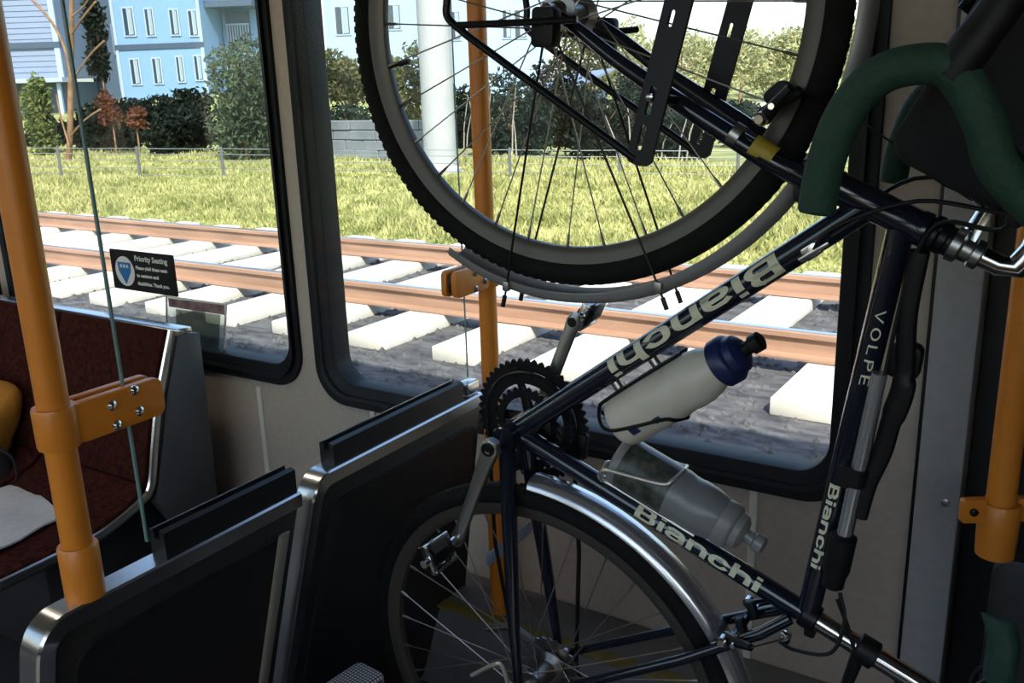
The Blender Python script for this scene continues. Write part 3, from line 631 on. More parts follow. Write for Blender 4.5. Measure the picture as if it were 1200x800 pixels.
wrap('VOLPE', (0.298, 0.48), (0.205, 0.48), SCL, TTJ, 0.0148, 0.0115, tt, 0.18, .07, .07, .34)
# fork and steered parts
part(MB().rbox(S(CRN.x + D2.x * 0.018, CRN.y + D2.y * 0.018), (0.05, 0.075, 0.035), 0.012, axis=1), 'fork_crown', 'frame', 0.004)
cx, cy = CRN + D2 * 0.018
for s in (1, -1):
    P = [(cx, cy, .034), (cx + .022, cy - .055, .046), (0.500, 0.240, .053), (0.540, 0.160, .054), (0.575, 0.100, .053), (FA[0], FA[1], .052)]
    fb = part(MB().tube(crom([S(a, b, s * c) for a, b, c in P], 5), [0.0135 - 0.0075 * (i / 25) for i in range(26)], 16), 'fork_blade', 'frame')
    if s > 0:
        p0, p1_ = S(0.462, 0.326, .0465), S(0.450, 0.350, .0425)
        MB().tube([p0, p1_], 0.0142, 16).build('yellow_tape', M['yellow_tape'], fb)
        MB().tube([S(0.474, 0.302, .0495), S(0.469, 0.312, .0485)], 0.0142, 16).build('silver_band', M['alloy'], fb)
# wheels (built once, about their own axle)
RIM_P = [(0.3075, -0.0105), (0.3135, -0.0115), (0.3135, -0.0095), (0.309, -0.008), (0.309, 0.008), (0.3135, 0.0095), (0.3135, 0.0115), (0.3075, 0.0105), (0.298, 0.0105), (0.292, 0.006), (0.291, 0), (0.292, -0.006), (0.298, -0.0105)]
rim_m = MB().lathe(RIM_P, (0, 0, 0), (0, 1, 0), 120, closed=True)
tp = [(0.3095 + 0.0165 - 0.0165 * math.cos(a) * 1.0, 0.0172 * math.sin(a)) for a in [2 * math.pi * k / 18 for k in range(18)]]
tyre_m = MB().lathe([(0.3260 + 0.0165 * math.cos(2 * math.pi * k / 18), 0.0172 * math.sin(2 * math.pi * k / 18)) for k in range(18)], (0, 0, 0), (0, 1, 0), 140, closed=True)
for k in range(150):                                # shoulder knobs of the tread
    a = 2 * math.pi * k / 150
    for s in (-1, 1):
        tyre_m.box(Matrix.Rotation(a, 3, 'Y') @ Vector((0.3372, s * 0.0095, 0)), (0.006, 0.006, 0.008), Matrix.Rotation(a, 3, 'Y') @ Matrix.Rotation(-s * 0.6, 3, 'Z'))
spoke_mesh = None; wheel_cache = {}
def wheel(name, mw, hubw, hubr, flip=0.0, free=False):
    root = empty(name); root.parent = bike; root.matrix_local = mw @ Matrix.Rotation(flip, 4, 'Y')
    if 'rim' not in wheel_cache:
        r = rim_m.build('rim', M['rim'], root, angle=40); t = tyre_m.build('tyre', M['tyre'], root, angle=60)
        wheel_cache['rim'] = r.data; wheel_cache['tyre'] = t.data
        wheel_cache['spoke'] = MB().tube([(0, 0, 0), (0, 0, 0.93), (0, 0, 0.955), (0, 0, 1)], [0.00105, 0.00105, 0.0022, 0.0022], 6).build('x', M['spoke']).data
        bpy.data.objects.remove(bpy.data.objects['x'])
    else:
        link('rim', wheel_cache['rim'], root); link('tyre', wheel_cache['tyre'], root)
    f = hubw
    MB().lathe([(0.008, -f - 0.016), (0.011, -f - 0.010), (0.013, -f - 0.002), (hubr + 0.004, -f - 0.0015), (hubr + 0.004, -f + 0.0015), (0.015, -f + 0.008), (0.0125, 0), (0.015, f - 0.008), (hubr + 0.004, f - 0.0015), (hubr + 0.004, f + 0.0015), (0.013, f + 0.002), (0.011, f + 0.010), (0.008, f + 0.016)], (0, 0, 0), (0, 1, 0), 28).build('hub', M['alloy'], root)
    for side in (-1, 1):
        for k in range(16):
            a = 2 * math.pi * (k + (0.5 if side > 0 else 0)) / 16
            off = (1 if k % 2 else -1) * 2 * math.pi * 3 / 16 * 0.92
            h = Vector((math.cos(a + off) * hubr, side * f, math.sin(a + off) * hubr)); e = Vector((math.cos(a) * 0.293, side * 0.003, math.sin(a) * 0.293))
            o = link('spoke', wheel_cache['spoke'], root); d = e - h; ln = d.length
            o.matrix_local = Matrix.Translation(h) @ d.to_track_quat('Z', 'Y').to_matrix().to_4x4() @ Matrix.Diagonal((1, 1, ln, 1))
    return root
o0 = S(0, 0); MS = Matrix.Identity(4)
for i, c in enumerate((S(1, 0) - o0, S(0, 0, 1) - o0, S(0, 1) - o0)):
    for j in range(3): MS[j][i] = c[j]
for j in range(3): MS[j][3] = o0[j]
fw = wheel('front_wheel', MS @ Matrix.Translation((FA[0], 0, FA[1])), 0.031, 0.019, 0.08)
vp = Vector((0.521 - FA[0], 0, -0.196 - FA[1])).normalized(); Rf = Matrix.Rotation(-0.08, 3, 'Y'); vp = Rf @ vp
MB().tube([vp * 0.292, vp * 0.276, vp * 0.275, vp * 0.258], [0.0026, 0.0026, 0.0040, 0.0034], 10).build('valve', M['black_metal'], fw)
rw = wheel('rear_wheel', Matrix.Translation((RA[0], 0, RA[1])), 0.030, 0.023, 0.03)
for k, (r, x) in enumerate(((0.050, -0.036), (0.045, -0.040), (0.040, -0.044), (0.034, -0.048), (0.028, -0.052))):
    c = MB(); n = 24; vs = []
    for x_ in (x, x - 0.002):
        for i in range(n * 2): rr = r if i % 2 else r - 0.004; vs.append((math.cos(math.pi * i / n) * rr, x_, math.sin(math.pi * i / n) * rr))
    m2 = 2 * n; c.add(vs, [tuple(range(m2)), tuple(range(2 * m2 - 1, m2 - 1, -1))] + [(i, (i + 1) % m2, m2 + (i + 1) % m2, m2 + i) for i in range(m2)]).build('sprocket', M['alloy'], rw, smooth=False)
# quick release lever on the left side of the rear axle
ql = part(MB().lathe([(0.006, 0), (0.010, 0.002), (0.010, 0.012), (0.006, 0.015)], B(RA[0], RA[1], 0.066), (0, 1, 0), 16), 'quick_release', 'chrome')
lp = crom([B(RA[0], RA[1], .078), B(-.385, .052, .084), B(-.357, .042, .086), B(-.362, .026, .086), B(-.405, -.016, .083)], 5); MB().tube(lp, [(.0048, .0034)] * len(lp), 8).build('lever', M['light_alloy'], ql)
MB().lathe([(0.006, 0), (0.0085, 0.001), (0.0085, 0.008), (0.005, 0.010)], S(FA[0], FA[1], 0.055), (0, 1, 0), 16).build('axle_nut', M['chrome'], bike)
# mudguards
def fender(name, fn, c, R, a0, a1, refv):
    fr = []; n = 44
    for i in range(n + 1):
        a = math.radians(a0 + (a1 - a0) * i / n); du, dv = refv(a); o = fn(c[0] + du * R, c[1] + dv * R); x = (fn(0, 0, 1) - fn(0, 0, 0)); y = (fn(c[0] + du * (R + .1), c[1] + dv * (R + .1)) - o).normalized()
        fr.append((o, x, y))
    out = [(-.0235, -.010), (-.0215, -.002), (-.014, .0035), (-.005, .0045), (0, .0062), (.005, .0045), (.014, .0035), (.0215, -.002), (.0235, -.010)]
    inn = [(x * .95, y - .0012) for x, y in reversed(out)]
    return part(MB().sweep(fr, out + inn), name, 'fender_front' if fn is S else 'fender', angle=50)
fender('front_mudguard', S, FA, 0.361, -25, 120, lambda a: (-math.cos(a), math.sin(a)))
fender('rear_mudguard', B, RA, 0.362, -4, 165, lambda a: (math.cos(a), math.sin(a)))
# mudguard stays and their clips
for s in (1, -1):
    for a in (-8, 28):
        ar = math.radians(a); e = (FA[0] - math.cos(ar) * .358, FA[1] + math.sin(ar) * .358)
        part(MB().tube([S(FA[0] - .008, FA[1], s * .058), S(FA[0] - math.cos(ar) * .30, FA[1] + math.sin(ar) * .30, s * .031), S(e[0], e[1], s * .024), S(e[0] - .022 * math.cos(ar), e[1] + .022 * math.sin(ar), s * .024)], 0.0016, 8), 'mudguard_stay', 'black_metal')
        part(MB().rbox(S(e[0], e[1], s * .025), (.014, .007, .010), .003, axis=1), 'stay_clip', 'alloy', .001)
        part(MB().tube([S(e[0] - .014 * math.cos(ar), e[1] + .014 * math.sin(ar), s * .024), S(e[0] - .030 * math.cos(ar), e[1] + .030 * math.sin(ar), s * .024)], .0032, 8), 'stay_cap', 'black')
for s in (1, -1):
    ar = math.radians(118); e = (RA[0] + math.cos(ar) * .358, RA[1] + math.sin(ar) * .358)
    part(MB().tube([B(RA[0] - .006, RA[1] + .01, s * .066), B(e[0], e[1], s * .024)], .0018, 8), 'mudguard_stay', 'black_metal')
# cranks and rings
def chainring(r, w, th, teeth, name, inner):
    b = MB(); n = teeth * 4; vs = []
    for ww in (w, w - th):
        for rr in (0, 1):
            for i in range(n):
                a = 2 * math.pi * i / n; q = r + (0.0035, 0.001, -0.0035, 0.001)[i % 4] if rr == 0 else inner
                vs.append((math.cos(a) * q, ww, math.sin(a) * q))
    fs = []
    for i in range(n):
        j = (i + 1) % n; fs += [(i, j, n + j, n + i), (2 * n + j, 2 * n + i, 3 * n + i, 3 * n + j), (i, 2 * n + i, 2 * n + j, j), (n + j, 3 * n + j, 3 * n + i, n + i)]
    return part(b.add(vs, fs), name, 'black_metal', angle=30)
chainring(0.097, -0.0465, 0.003, 48, 'chainring', 0.080)
chainring(0.0770, -0.0395, 0.003, 38, 'chainring', 0.062)
chainring(0.0560, -0.0335, 0.003, 28, 'chainring', 0.042)
cd = Vector((0.190, 0.055)).normalized()
sp_ = MB()
for k in range(5):
    a = math.atan2(cd.y, cd.x) + math.pi * 2 * k / 5 + 0.62
    sp_.tube([B(0, 0, -0.047), B(math.cos(a) * .045, math.sin(a) * .045, -.047), B(math.cos(a) * .087, math.sin(a) * .087, -.0425)], [(.013, .005), (.008, .004), (.0065, .003)], 8, flat=(-math.sin(a), 0, math.cos(a)))
part(sp_, 'crank_spider', 'black_metal')
for s in (1, -1):
    e = -cd * 0.17 if s > 0 else cd * 0.17; w0 = .064; w1 = .080
    pts = [B(e.x * t, e.y * t, s * (w0 + (w1 - w0) * t)) for t in (-.07, 0, .12, .5, .88, 1.0, 1.07)]
    ca = part(MB().tube(pts, [(.009, .008), (.0165, .010), (.0135, .0085), (.0105, .0070), (.0105, .0068), (.0125, .0070), (.007, .006)], 18, flat=B(-e.y, e.x, 0)), 'crank_arm', 'alloy')
    MB().lathe([(0.0095, 0), (0.0105, .001), (.0105, .004), (.0078, .0045), (.0074, .0022), (.004, .0022), (.0038, .0036), (.0001, .0036)], B(0, 0, s * .0715), (0, s, 0), 18).build('crank_bolt', M['black_metal'], ca)
    if s < 0: MB().lathe([(0.0075, 0), (.0075, .0012), (.0001, .0012)], B(e.x, e.y, s * (w1 - .0068)), (0, -s, 0), 16).build('pedal_hole', M['black'], ca)
    c = B(e.x, e.y, s * .128); pe = part(MB().tube([B(e.x, e.y, s * .082), B(e.x, e.y, s * .165)], [.0075, .006], 14), 'pedal', 'chrome')
    R = Matrix.Rotation(0.5 if s > 0 else -0.35, 3, 'Y')
    for q in (-1, 1):
        MB().rbox(c + R @ Vector((q * .020, 0, 0)), (.006, .052, .016), .003, R, axis=1).build('pedal_cage', M['chrome'], pe, .001)
        MB().rbox(c + R @ Vector((q * .013, s * .003, .009 * q)), (.020, .030, .005), .004, R, axis=1).build('cleat_jaw', M['alloy'], pe, .001)
    for q in (-1, 1): MB().rbox(c + Vector((0, q * .024, 0)), (.044, .005, .014), .004, R, axis=1).build('pedal_end_plate', M['chrome'], pe, .001)
    MB().rbox(c, (.026, .048, .022), .008, R, axis=1).build('pedal_body', M['black_metal'], pe, .002)
# chain, derailleurs
ch = MB(); pts = []
for a in np.linspace(math.radians(75), math.radians(285), 30)[::-1]: pass
up = [B(0.0 - 0.02, 0.0775, -.041), B(-0.2, 0.098, -.042), B(RA[0], RA[1] + .042, -.044)]
lo = [B(-0.02, -0.0775, -.041), B(-0.24, -0.06, -.042), B(RA[0] + .02, RA[1] - .085, -.044)]
for p in (up, lo): ch.tube(p, [(.0042, .0035)] * 3, 6)
ch.tube([B(math.cos(a) * .079, math.sin(a) * .079, -.041) for a in np.linspace(-1.85, 1.85, 36)], .0036, 6)
part(ch, 'chain', 'black_metal')
part(MB().rbox(B(-.016, .094, -.044), (.040, .010, .012), .004, axis=1).tube([B(-.03, .09, -.04), B(-.022, .07, -.02)], .007, 10), 'front_derailleur', 'black_metal', .001)
part(MB().tube([B(RA[0] + .0, RA[1] - .03, -.062), B(RA[0] + .03, RA[1] - .085, -.05), B(RA[0] + .005, RA[1] - .135, -.046)], [(.012, .006)] * 3, 10), 'rear_derailleur', 'alloy')
# seat post, clamp, saddle
pd = (Vector(SCL)).normalized(); SP = lambda t, w=0.0: B(pd.x * t, pd.y * t, w)
part(MB().lathe([(.0165, 0), (.0185, .002), (.0185, .020), (.0165, .022)], SP(.470), SP(1) - SP(0), 20).rbox(SP(.481) + B(-.020, 0.004), (.016, .014, .014), .004, axis=1), 'seat_clamp', 'black_metal')
po = part(MB().tube([SP(.47), SP(.72)], .0132, 20), 'seat_post', 'chrome')
MB().lathe([(.0135, 0), (.0185, .002), (.0185, .026), (.0135, .028)], SP(.545), SP(1) - SP(0), 18).tube([SP(.556) + B(-.012, -.006), SP(.556) + B(-.085, -.016)], [(.010, .008), (.007, .006)], 10).build('lamp_bracket', M['black'], po)
sd = part(MB().rbox(SP(.725) + B(0, -.006), (.05, .035, .03), .008, axis=1), 'saddle_clamp', 'alloy', .002)
sa = MB(); fr = []; prof_s = [(0, .004), (.006, .011), (.016, .0155), (.03, .019), (.09, .024), (.15, .034), (.20, .055), (.24, .070), (.265, .070), (.275, .055)]
n0 = Vector((-.045, .692)); dirn = Vector((-1, .02)).normalized(); upn = Vector((.02, 1))
ring_ = []
for t, hw in prof_s:
    c = n0 + dirn * t + upn * (-.017 * max(0, 1 - t / .06) ** 2); vs = []
    for k in range(16):
        a = 2 * math.pi * k / 16; x = math.cos(a) * hw; y = math.sin(a)
        y = y * .010 if y > 0 else y * (.026 if hw < .03 else .018)
        vs.append((c.x + upn.x * y, x, c.y + upn.y * y - (abs(x) ** 2) * 3))
    ring_.append(vs)
V = [v for r in ring_ for v in r]; F = []
for i in range(len(ring_) - 1):
    for k in range(16): k2 = (k + 1) % 16; F.append((i * 16 + k, i * 16 + k2, (i + 1) * 16 + k2, (i + 1) * 16 + k))
F += [tuple(range(15, -1, -1)), tuple((len(ring_) - 1) * 16 + k for k in range(16))]
so = part(sa.add(V, F), 'saddle', 'tape', .006, angle=60)
for s in (1, -1): MB().tube(crom([B(n0.x - .075, n0.y - .014, s * .008), B(n0.x - .10, n0.y - .032, s * .022), B(n0.x - .17, n0.y - .034, s * .022), B(n0.x - .24, n0.y - .012, s * .035)], 5), .0035, 8).build('saddle_rail', M['black_metal'], so)
# stem and drop bar
hx = AXS(1.0) - AXS(0.0)
st2 = part(MB().tube([AXS(.135), AXS(.19), AXS(.205, .006), AXS(.21, .03), AXS(.205, .072)], [.0112, .0112, .013, .0135, .0145], 18), 'stem', 'chrome')
part(MB().lathe([(.012, 0), (.019, .001), (.019, .010), (.014, .013), (.0135, .022), (.016, .024), (.016, .032), (.012, .034)], AXS(.138), hx, 20), 'cable_hanger_collar', 'alloy')
ch_ = part(MB().tube([AXS(.150, .012), AXS(.150, .045), AXS(.135, .052)], [(.012, .003)] * 3, 8), 'cable_hanger', 'chrome', 0)
MB().tube([AXS(.135, .050), AXS(.112, .053)], .004, 10).build('barrel_adjuster', M['chrome'], ch_)
part(MB().tube(crom([AXS(.165, .053), AXS(.160, .075), AXS(.175, .115)], 6), .0022, 8), 'brake_cable', 'red_cable')
clampc = AXS(.205, .075)
part(MB().tube([clampc + (S(0, 0, 1) - S(0, 0)) * w_ for w_ in (-.06, .06)], .0135, 16), 'handlebar', 'alloy')
WN = .203
DR = [(0.423, 0.441), (0.461, 0.442), (0.500, 0.449), (0.528, 0.462), (0.548, 0.484), (0.555, 0.520), (0.543, 0.541), (0.510, 0.565), (0.475, 0.583)]
cc = CRN - D2 * .205 + P2 * .075
for s in (1, -1):
    P = [S(a, b, s * WN) for a, b in DR] + [S(cc.x + .006, cc.y - .002, s * (WN - .018)), S(cc.x, cc.y, s * (WN - .06)), S(cc.x, cc.y, s * .055)]
    tp_ = part(MB().tube(crom(P, 7), .0172, 20), 'bar_tape', 'tape')
    MB().lathe([(.0165, 0), (.0172, .002), (.015, .005), (.0001, .006)], P[0], P[0] - P[1], 18).build('bar_plug', M['tape'], tp_)
    ho_ = part(MB().tube(crom([S(.545, .530, s * WN), S(.575, .545, s * WN), S(.605, .560, s * WN), S(.632, .568, s * WN)], 5), [(.019, .017)] * 6 + [(.018, .016)] * 5 + [(.021, .016)] * 5, 14), 'brake_hood', 'black')
    MB().tube(crom([S(.628, .560, s * WN), S(.648, .545, s * WN), S(.650, .515, s * WN), S(.640, .493, s * WN), S(.628, .484, s * WN)], 5), [(.008, .006)] * 17 + [(.0105, .007)] * 4, 10).build('brake_lever', M['black_metal'], ho_)
# cables along the head and frame
part(MB().tube(crom([S(.50, .582, .19), S(.465, .605, .13), AXS(.175, .06, .06), AXS(.09, .028, .030), B(.385, .425, .028), B(.345, .40, .020)], 6), .0025, 8), 'shift_cable', 'black')
part(MB().tube(crom([S(.60, .555, -.19), S(.59, .60, -.12), AXS(.17, .09, -.05), AXS(.07, .040, -.028), B(.385, .43, -.026), B(.345, .40, -.020)], 6), .0025, 8), 'shift_cable', 'black')
part(MB().tube(crom([S(.465, .60, .15), AXS(.175, .045, .08), AXS(.125, .022, .035), B(.38, .515, .022), B(.31, .505, .02), B(.10, .500, .018), B(-.05, .494, .016)], 6), .0025, 8), 'brake_cable', 'black')
part(MB().tube(crom([B(-.075, .495, .012), B(-.110, .508, .02), B(-.155, .500, .03), B(-.178, .455, .02), B(-.190, .43, .0)], 6), .0025, 8), 'brake_cable', 'black')
part(MB().tube(crom([B(-.09, .492, .005), B(-.13, .515, .01), B(-.17, .530, .012), B(-.21, .528, .01)], 6), .0028, 8), 'lamp_cable', 'black')
part(MB().rbox(B(.352, .402, .018), (.022, .012, .016), .004, Matrix.Rotation(-.83, 3, 'Y'), axis=1).tube([B(.366, .420, .022), B(.340, .390, .022)], .0035, 10), 'cable_stop', 'chrome', .001)
# cantilever brakes
def canti(fn, u, v, du, dv, tag_):
    for s in (1, -1):
        c = part(MB().tube([fn(u, v, s * .040), fn(u + du * .5, v + dv * .5, s * .052), fn(u + du, v + dv, s * .060)], [(.009, .008), (.007, .007), (.0055, .005)], 10), tag_, 'black_metal')
        MB().lathe([(.008, 0), (.008, .010), (.005, .013)], fn(u, v, s * .046), (0, s, 0), 12).build('pivot_bolt', M['chrome'], c)
        MB().rbox(fn(u + du * .35 + .006, v + dv * .35, s * .022), (.052 if fn is S else .026, .012, .012), .004, Matrix.Rotation(-.95 if fn is S else .4, 3, 'Y'), axis=1).build('brake_pad', M['black'], c, .002)
        MB().tube([fn(u + du * .4, v + dv * .4, s * .028), fn(u + du * .4, v + dv * .4, s * .062)], .0035, 10).build('pad_bolt', M['chrome'], c)
canti(S, .492, .333, .035, .030, 'front_brake_arm')
canti(B, -.183, .368, .014, .040, 'rear_brake_arm')
part(MB().tube([S(.527, .363, .060), S(.508, .408, .0), S(.527, .363, -.060)], .0014, 6).tube([S(.508, .408, 0), AXS(.112, .053)], 0.0012, 6), 'straddle_cable', 'black')
part(MB().tube([B(-.169, .408, .060), B(-.178, .440, .0), B(-.169, .408, -.060)], .0014, 6), 'straddle_cable', 'spoke')
part(MB().rbox(B(-.180, .436, 0), (.016, .010, .014), .004, axis=1), 'straddle_yoke', 'chrome', .001)
for s in (1, -1): part(MB().rbox(S(.520, .338, s * .018), (.030, .016, .018), .008, Matrix.Rotation(-.8, 3, 'Y'), axis=1), 'brake_pad_holder', 'black', .002)
# front low-rider rack
def strap(fn, pts, w, hw, th):                     # flat bar through pts
    return MB().tube([fn(a, b, w) for a, b in pts], [(hw, th)] * len(pts), 8, flat=fn(pts[0][0] - (pts[1][1] - pts[0][1]), pts[0][1] + (pts[1][0] - pts[0][0]), w) - fn(*pts[0], w))
for s in (1, -1):
    w_ = s * .097
    rk = part(MB().tube(crom([S(.640, -.070, w_), S(.604, -.060, w_), S(.580, -.058, w_), S(.564, -.035, w_), S(.545, .000, w_), S(.437, .210, w_)], 6), .0048, 12), 'rack_hoop', 'black_metal')
    MB().tube([S(.570, -.046, w_), S(.578, .060, w_), S(.584, .115, s * .085)], .0042, 10).build('rack_strut', M['black_metal'], rk)
    # bracket at the fork eyelet
    MB().rbox(S(.574, .072, s * .080), (.045, .020, .030), .006, axis=1).build('eyelet_bracket', M['black'], rk, .002)
    MB().lathe([(.005, 0), (.005, .003), (.0025, .004)], S(.580, .078, s * .091), (0, s, 0), 10).build('bolt', M['steel'], rk)
    # slotted flat arm
    a0 = Vector((.431, .214)); a1 = Vector((.665, .250)); t = (a1 - a0).normalized(); nn = Vector((-t.y, t.x))
    slots = [(.016, .045, .0035), (.055, .088, .0035), (.150, .168, .003)]
    loop = [(0.006, -.0155), (a1 - a0).length and ((a1 - a0).length, -.0155), ((a1 - a0).length, .0155), (0.006, .0155), (0.001, .011), (-.001, 0), (0.001, -.011)]
    bm = bmesh.new(); es = []
    def add(lp):
        vs = [bm.verts.new((x, 0, y)) for x, y in lp]; es.extend(bm.edges.new((vs[i], vs[(i + 1) % len(vs)])) for i in range(len(vs)))
    add(loop)
    for x0, x1, h in slots: add(rrect(x0, x1, -h - .003, h - .003, h * .9, 4))
    bmesh.ops.triangle_fill(bm, edges=es, use_beauty=True, use_dissolve=False)
    r = bmesh.ops.extrude_face_region(bm, geom=list(bm.faces))
    for v in r['geom']:
        if isinstance(v, bmesh.types.BMVert): v.co.y = .006
    for v in bm.verts:
        p = a0 + t * v.co.x + nn * v.co.z; v.co = S(p.x, p.y, w_ + v.co.y - .003)
    bmesh.ops.recalc_face_normals(bm, faces=bm.faces)
    me = bpy.data.meshes.new('slotted_arm'); bm.to_mesh(me); bm.free(); me.materials.append(M['black_metal']); link('slotted_arm', me, rk)
    p = a0 + t * .075; q = p + nn * -.004
    MB().lathe([(.0042, 0), (.0042, .003), (.002, .004)], S(q.x, q.y, w_ + s * .003), (0, s, 0), 10).build('bolt', M['steel'], rk)
    MB().tube([S(p.x, p.y, w_), S(p.x - .002, p.y + .012, s * .056)], .006, 10).build('rack_mount', M['black_metal'], rk)
for a, b in ((.470, .222),): pass
# bottle cages
CG = mat('cage_wire', (0.62, 0.58, 0.52), 0.35, 0.7)
def bike_axis(base_dir, offs):
    t = Vector(base_dir).normalized(); n = Vector(offs).normalized(); return t, n
def cage(t, n, s0, off, m, nm, R):
    """wire cage round a bottle whose axis runs along t at distance off"""
    def K(a, ang, r): p = t * (s0 + a) + n * (off + math.cos(ang) * r); return B(p.x, p.y, math.sin(ang) * r)
    r = R + .0028; b = MB()
    pts = [K(.150, math.pi * .92, r), K(.020, math.pi * .90, r), K(.004, math.pi * .82, r), K(.002, math.pi * .62, r), K(.012, math.pi * .50, r), K(.050, math.pi * .40, r), K(.088, math.pi * .30, r), K(.096, math.pi * .20, r), K(.100, 0, r)]
    for sg in (1, -1):
        q = [Vector((p.x, p.y * sg, p.z)) for p in pts]; b.tube(crom(q, 6), .0026, 8)
    b.tube(crom([K(.002, math.pi * .8, r * .95), K(-.004, math.pi * .9, r * .5), K(-.004, -math.pi * .9, r * .5), K(.002, -math.pi * .8, r * .95)], 4), .0026, 8)
    return part(b, nm, m)
tD = Vector(DTJ).normalized(); nD = Vector((-tD.y, tD.x)); tS = Vector(SCL).normalized(); nS = Vector((tS.y, -tS.x))
# the down-tube cage loops round the front of its bottle lower down; the seat-tube one shows a bright open loop
cage(tD, nD, .165, .068, 'black_metal', 'bottle_cage', .0365)
c2_ = cage(tS, nS, .155, .056, CG, 'bottle_cage', .0365)
for t, n, o, ss in ((tD, nD, .0225, (.20, .27)), (tS, nS, .0205, (.20, .27))):
    for q in ss:
        p = t * q + n * o; part(MB().lathe([(.007, -.006), (.007, .004), (.004, .007)], B(p.x, p.y), B(n.x, n.y), 12), 'cage_bolt', 'alloy')
# things carried by the bicycle --------------------------------------
def bikething(name, origin):
    o = empty(name); o.matrix_world = bike.matrix_world @ Matrix.Translation(origin); return o
def bottle(name, t, n, s0, off, R, mbody, mcap, mtip, L1, label):
    o = bikething(name, B(*(t * s0 + n * off))); ax = B(t.x, t.y); yy = Vector((0, 1, 0))
    MB().lathe([(R * .86, 0), (R * .97, .003), (R, .010), (R, .098), (R * .985, .103), (R * .955, .108), (R * .955, .118), (R * .985, .123), (R * .97, .142), (R * .86, .160), (R * .74, .168), (R * .72, L1)], (0, 0, 0), ax, 36).build('bottle_body', mbody, o, angle=50)
    MB().lathe([(R * .80, L1 - .010), (R * .86, L1 - .008), (R * .86, L1 + .008), (R * .80, L1 + .011), (R * .70, L1 + .013), (R * .66, L1 + .022), (R * .45, L1 + .028), (R * .26, L1 + .029)], (0, 0, 0), ax, 32).build('cap', mcap, o, angle=40)
    MB().lathe([(R * .25, L1 + .026), (R * .25, L1 + .040), (R * .33, L1 + .042), (R * .33, L1 + .054), (R * .20, L1 + .057)], (0, 0, 0), ax, 20).build('spout', mtip, o, angle=40)
    thing(o, label, 'bottle', 'drinking bottles on the bicycle'); return o
b1 = bottle('water_bottle', tD, nD, .172, .068, .0375, M['white_plastic'], M['blue_cap'], M['black'], .186, 'white drinking bottle with a dark blue cap in the cage on the down tube')
gm = mat('grey_translucent_plastic', (0.20, 0.20, 0.195), 0.30, var=0.06, scale=20)
b2 = bottle('water_bottle', tS, nS, .163, .056, .0370, gm, mat('grey_cap', (0.24, 0.235, 0.225), 0.4), gm, .172, 'translucent grey drinking bottle with a dark green picture in the cage on the seat tube')
# printed picture on the grey bottle and mark on the white one: thin sleeves
def sleeve(o, t, R, h0, h1, a0, a1, m, name):
    ax = B(t.x, t.y).normalized(); u = Vector((0, 1, 0)); q = ax.cross(u); n = 18; vs = []
    for h in (h0, h1):
        for i in range(n + 1):
            a = a0 + (a1 - a0) * i / n; vs.append(ax * h + (u * math.cos(a) + q * math.sin(a)) * R)
    return MB().add(vs, [(i, i + 1, n + 2 + i, n + 1 + i) for i in range(n)]).build(name, m, o)
sleeve(b2, tS, .0373, .014, .090, -1.45, 1.45, mat('bottle_print', (0.004, 0.020, 0.010), 0.4, color2=(0.11, 0.10, 0.085), scale=75), 'picture_print')
sleeve(b1, tD, .0378, .026, .040, .30, .62, mat('bottle_mark', (0.02, 0.03, 0.08), 0.4), 'blue_mark')
sleeve(b1, tD, .0378, .066, .078, .40, .68, mat('bottle_mark_b', (0.03, 0.05, 0.10), 0.4), 'blue_mark')
# frame pump above the top tube
pm = bikething('frame_pump', B(.09, .492, .020)); q = lambda a, dv=0.0, w=0.0: B(a - .09, dv + (a - .09) * .035, w)
MB().tube([q(.226), q(.005)], .0088, 18).build('barrel', M['pump'], pm)
MB().lathe([(.0105, 0), (.0125, .002), (.0125, .022), (.0105, .024)], q(.080), q(1) - q(0), 16).rbox(q(.092, -.012), (.028, .022, .016), .005, axis=1).build('mounting_clip', M['black'], pm)
MB().lathe([(.010, 0), (.0165, .004), (.0165, .050), (.0135, .062), (.0135, .075), (.010, .078)], q(.012), q(-1) - q(0), 18).build('handle', M['black'], pm)
MB().rbox(q(.240, .020, -.022), (.042, .022, .036), .010, axis=1).build('pump_head', M['black'], pm, .004)
MB().tube(crom([q(.370, .012, -.006), q(.30, .014, -.006), q(.235, .024, -.008), q(.205, .026, -.008), q(.17, .022, -.008), q(.13, .020, -.008), q(.085, .012, -.008), q(.04, .010, -.006)], 5), [(.012, .010)] * 12 + [(.017, .011)] * 8 + [(.014, .010)] * 16, 12).build('hose_grip', M['black'], pm)
thing(pm, 'silver frame pump with black ends clipped beside the lettered top tube', 'pump')
# black handlebar bag
bgo = bikething('handlebar_bag', S(.554, .575, 0))
Rb = Matrix.Rotation(math.radians(-22), 3, 'Y')
MB().rbox((0, 0, 0), (.210, .235, .130), .025, Rb, axis=1, seg=5).build('bag_body', M['cloth_black'], bgo, .012, angle=60)
MB().rbox(Rb @ Vector((.0, 0, .070)), (.216, .243, .016), .006, Rb, axis=1).build('lid', M['cloth_black'], bgo, .004)
for s in (1, -1): MB().tube([Rb @ Vector((-.107, s * .07, .05)), Rb @ Vector((-.111, s * .07, 0)), Rb @ Vector((-.107, s * .07, -.05))], [(.012, .002)] * 3, 8, flat=(0, 1, 0)).build('strap', M['black'], bgo)
thing(bgo, 'black fabric handlebar bag strapped in front of the green-taped drop bar', 'bag')
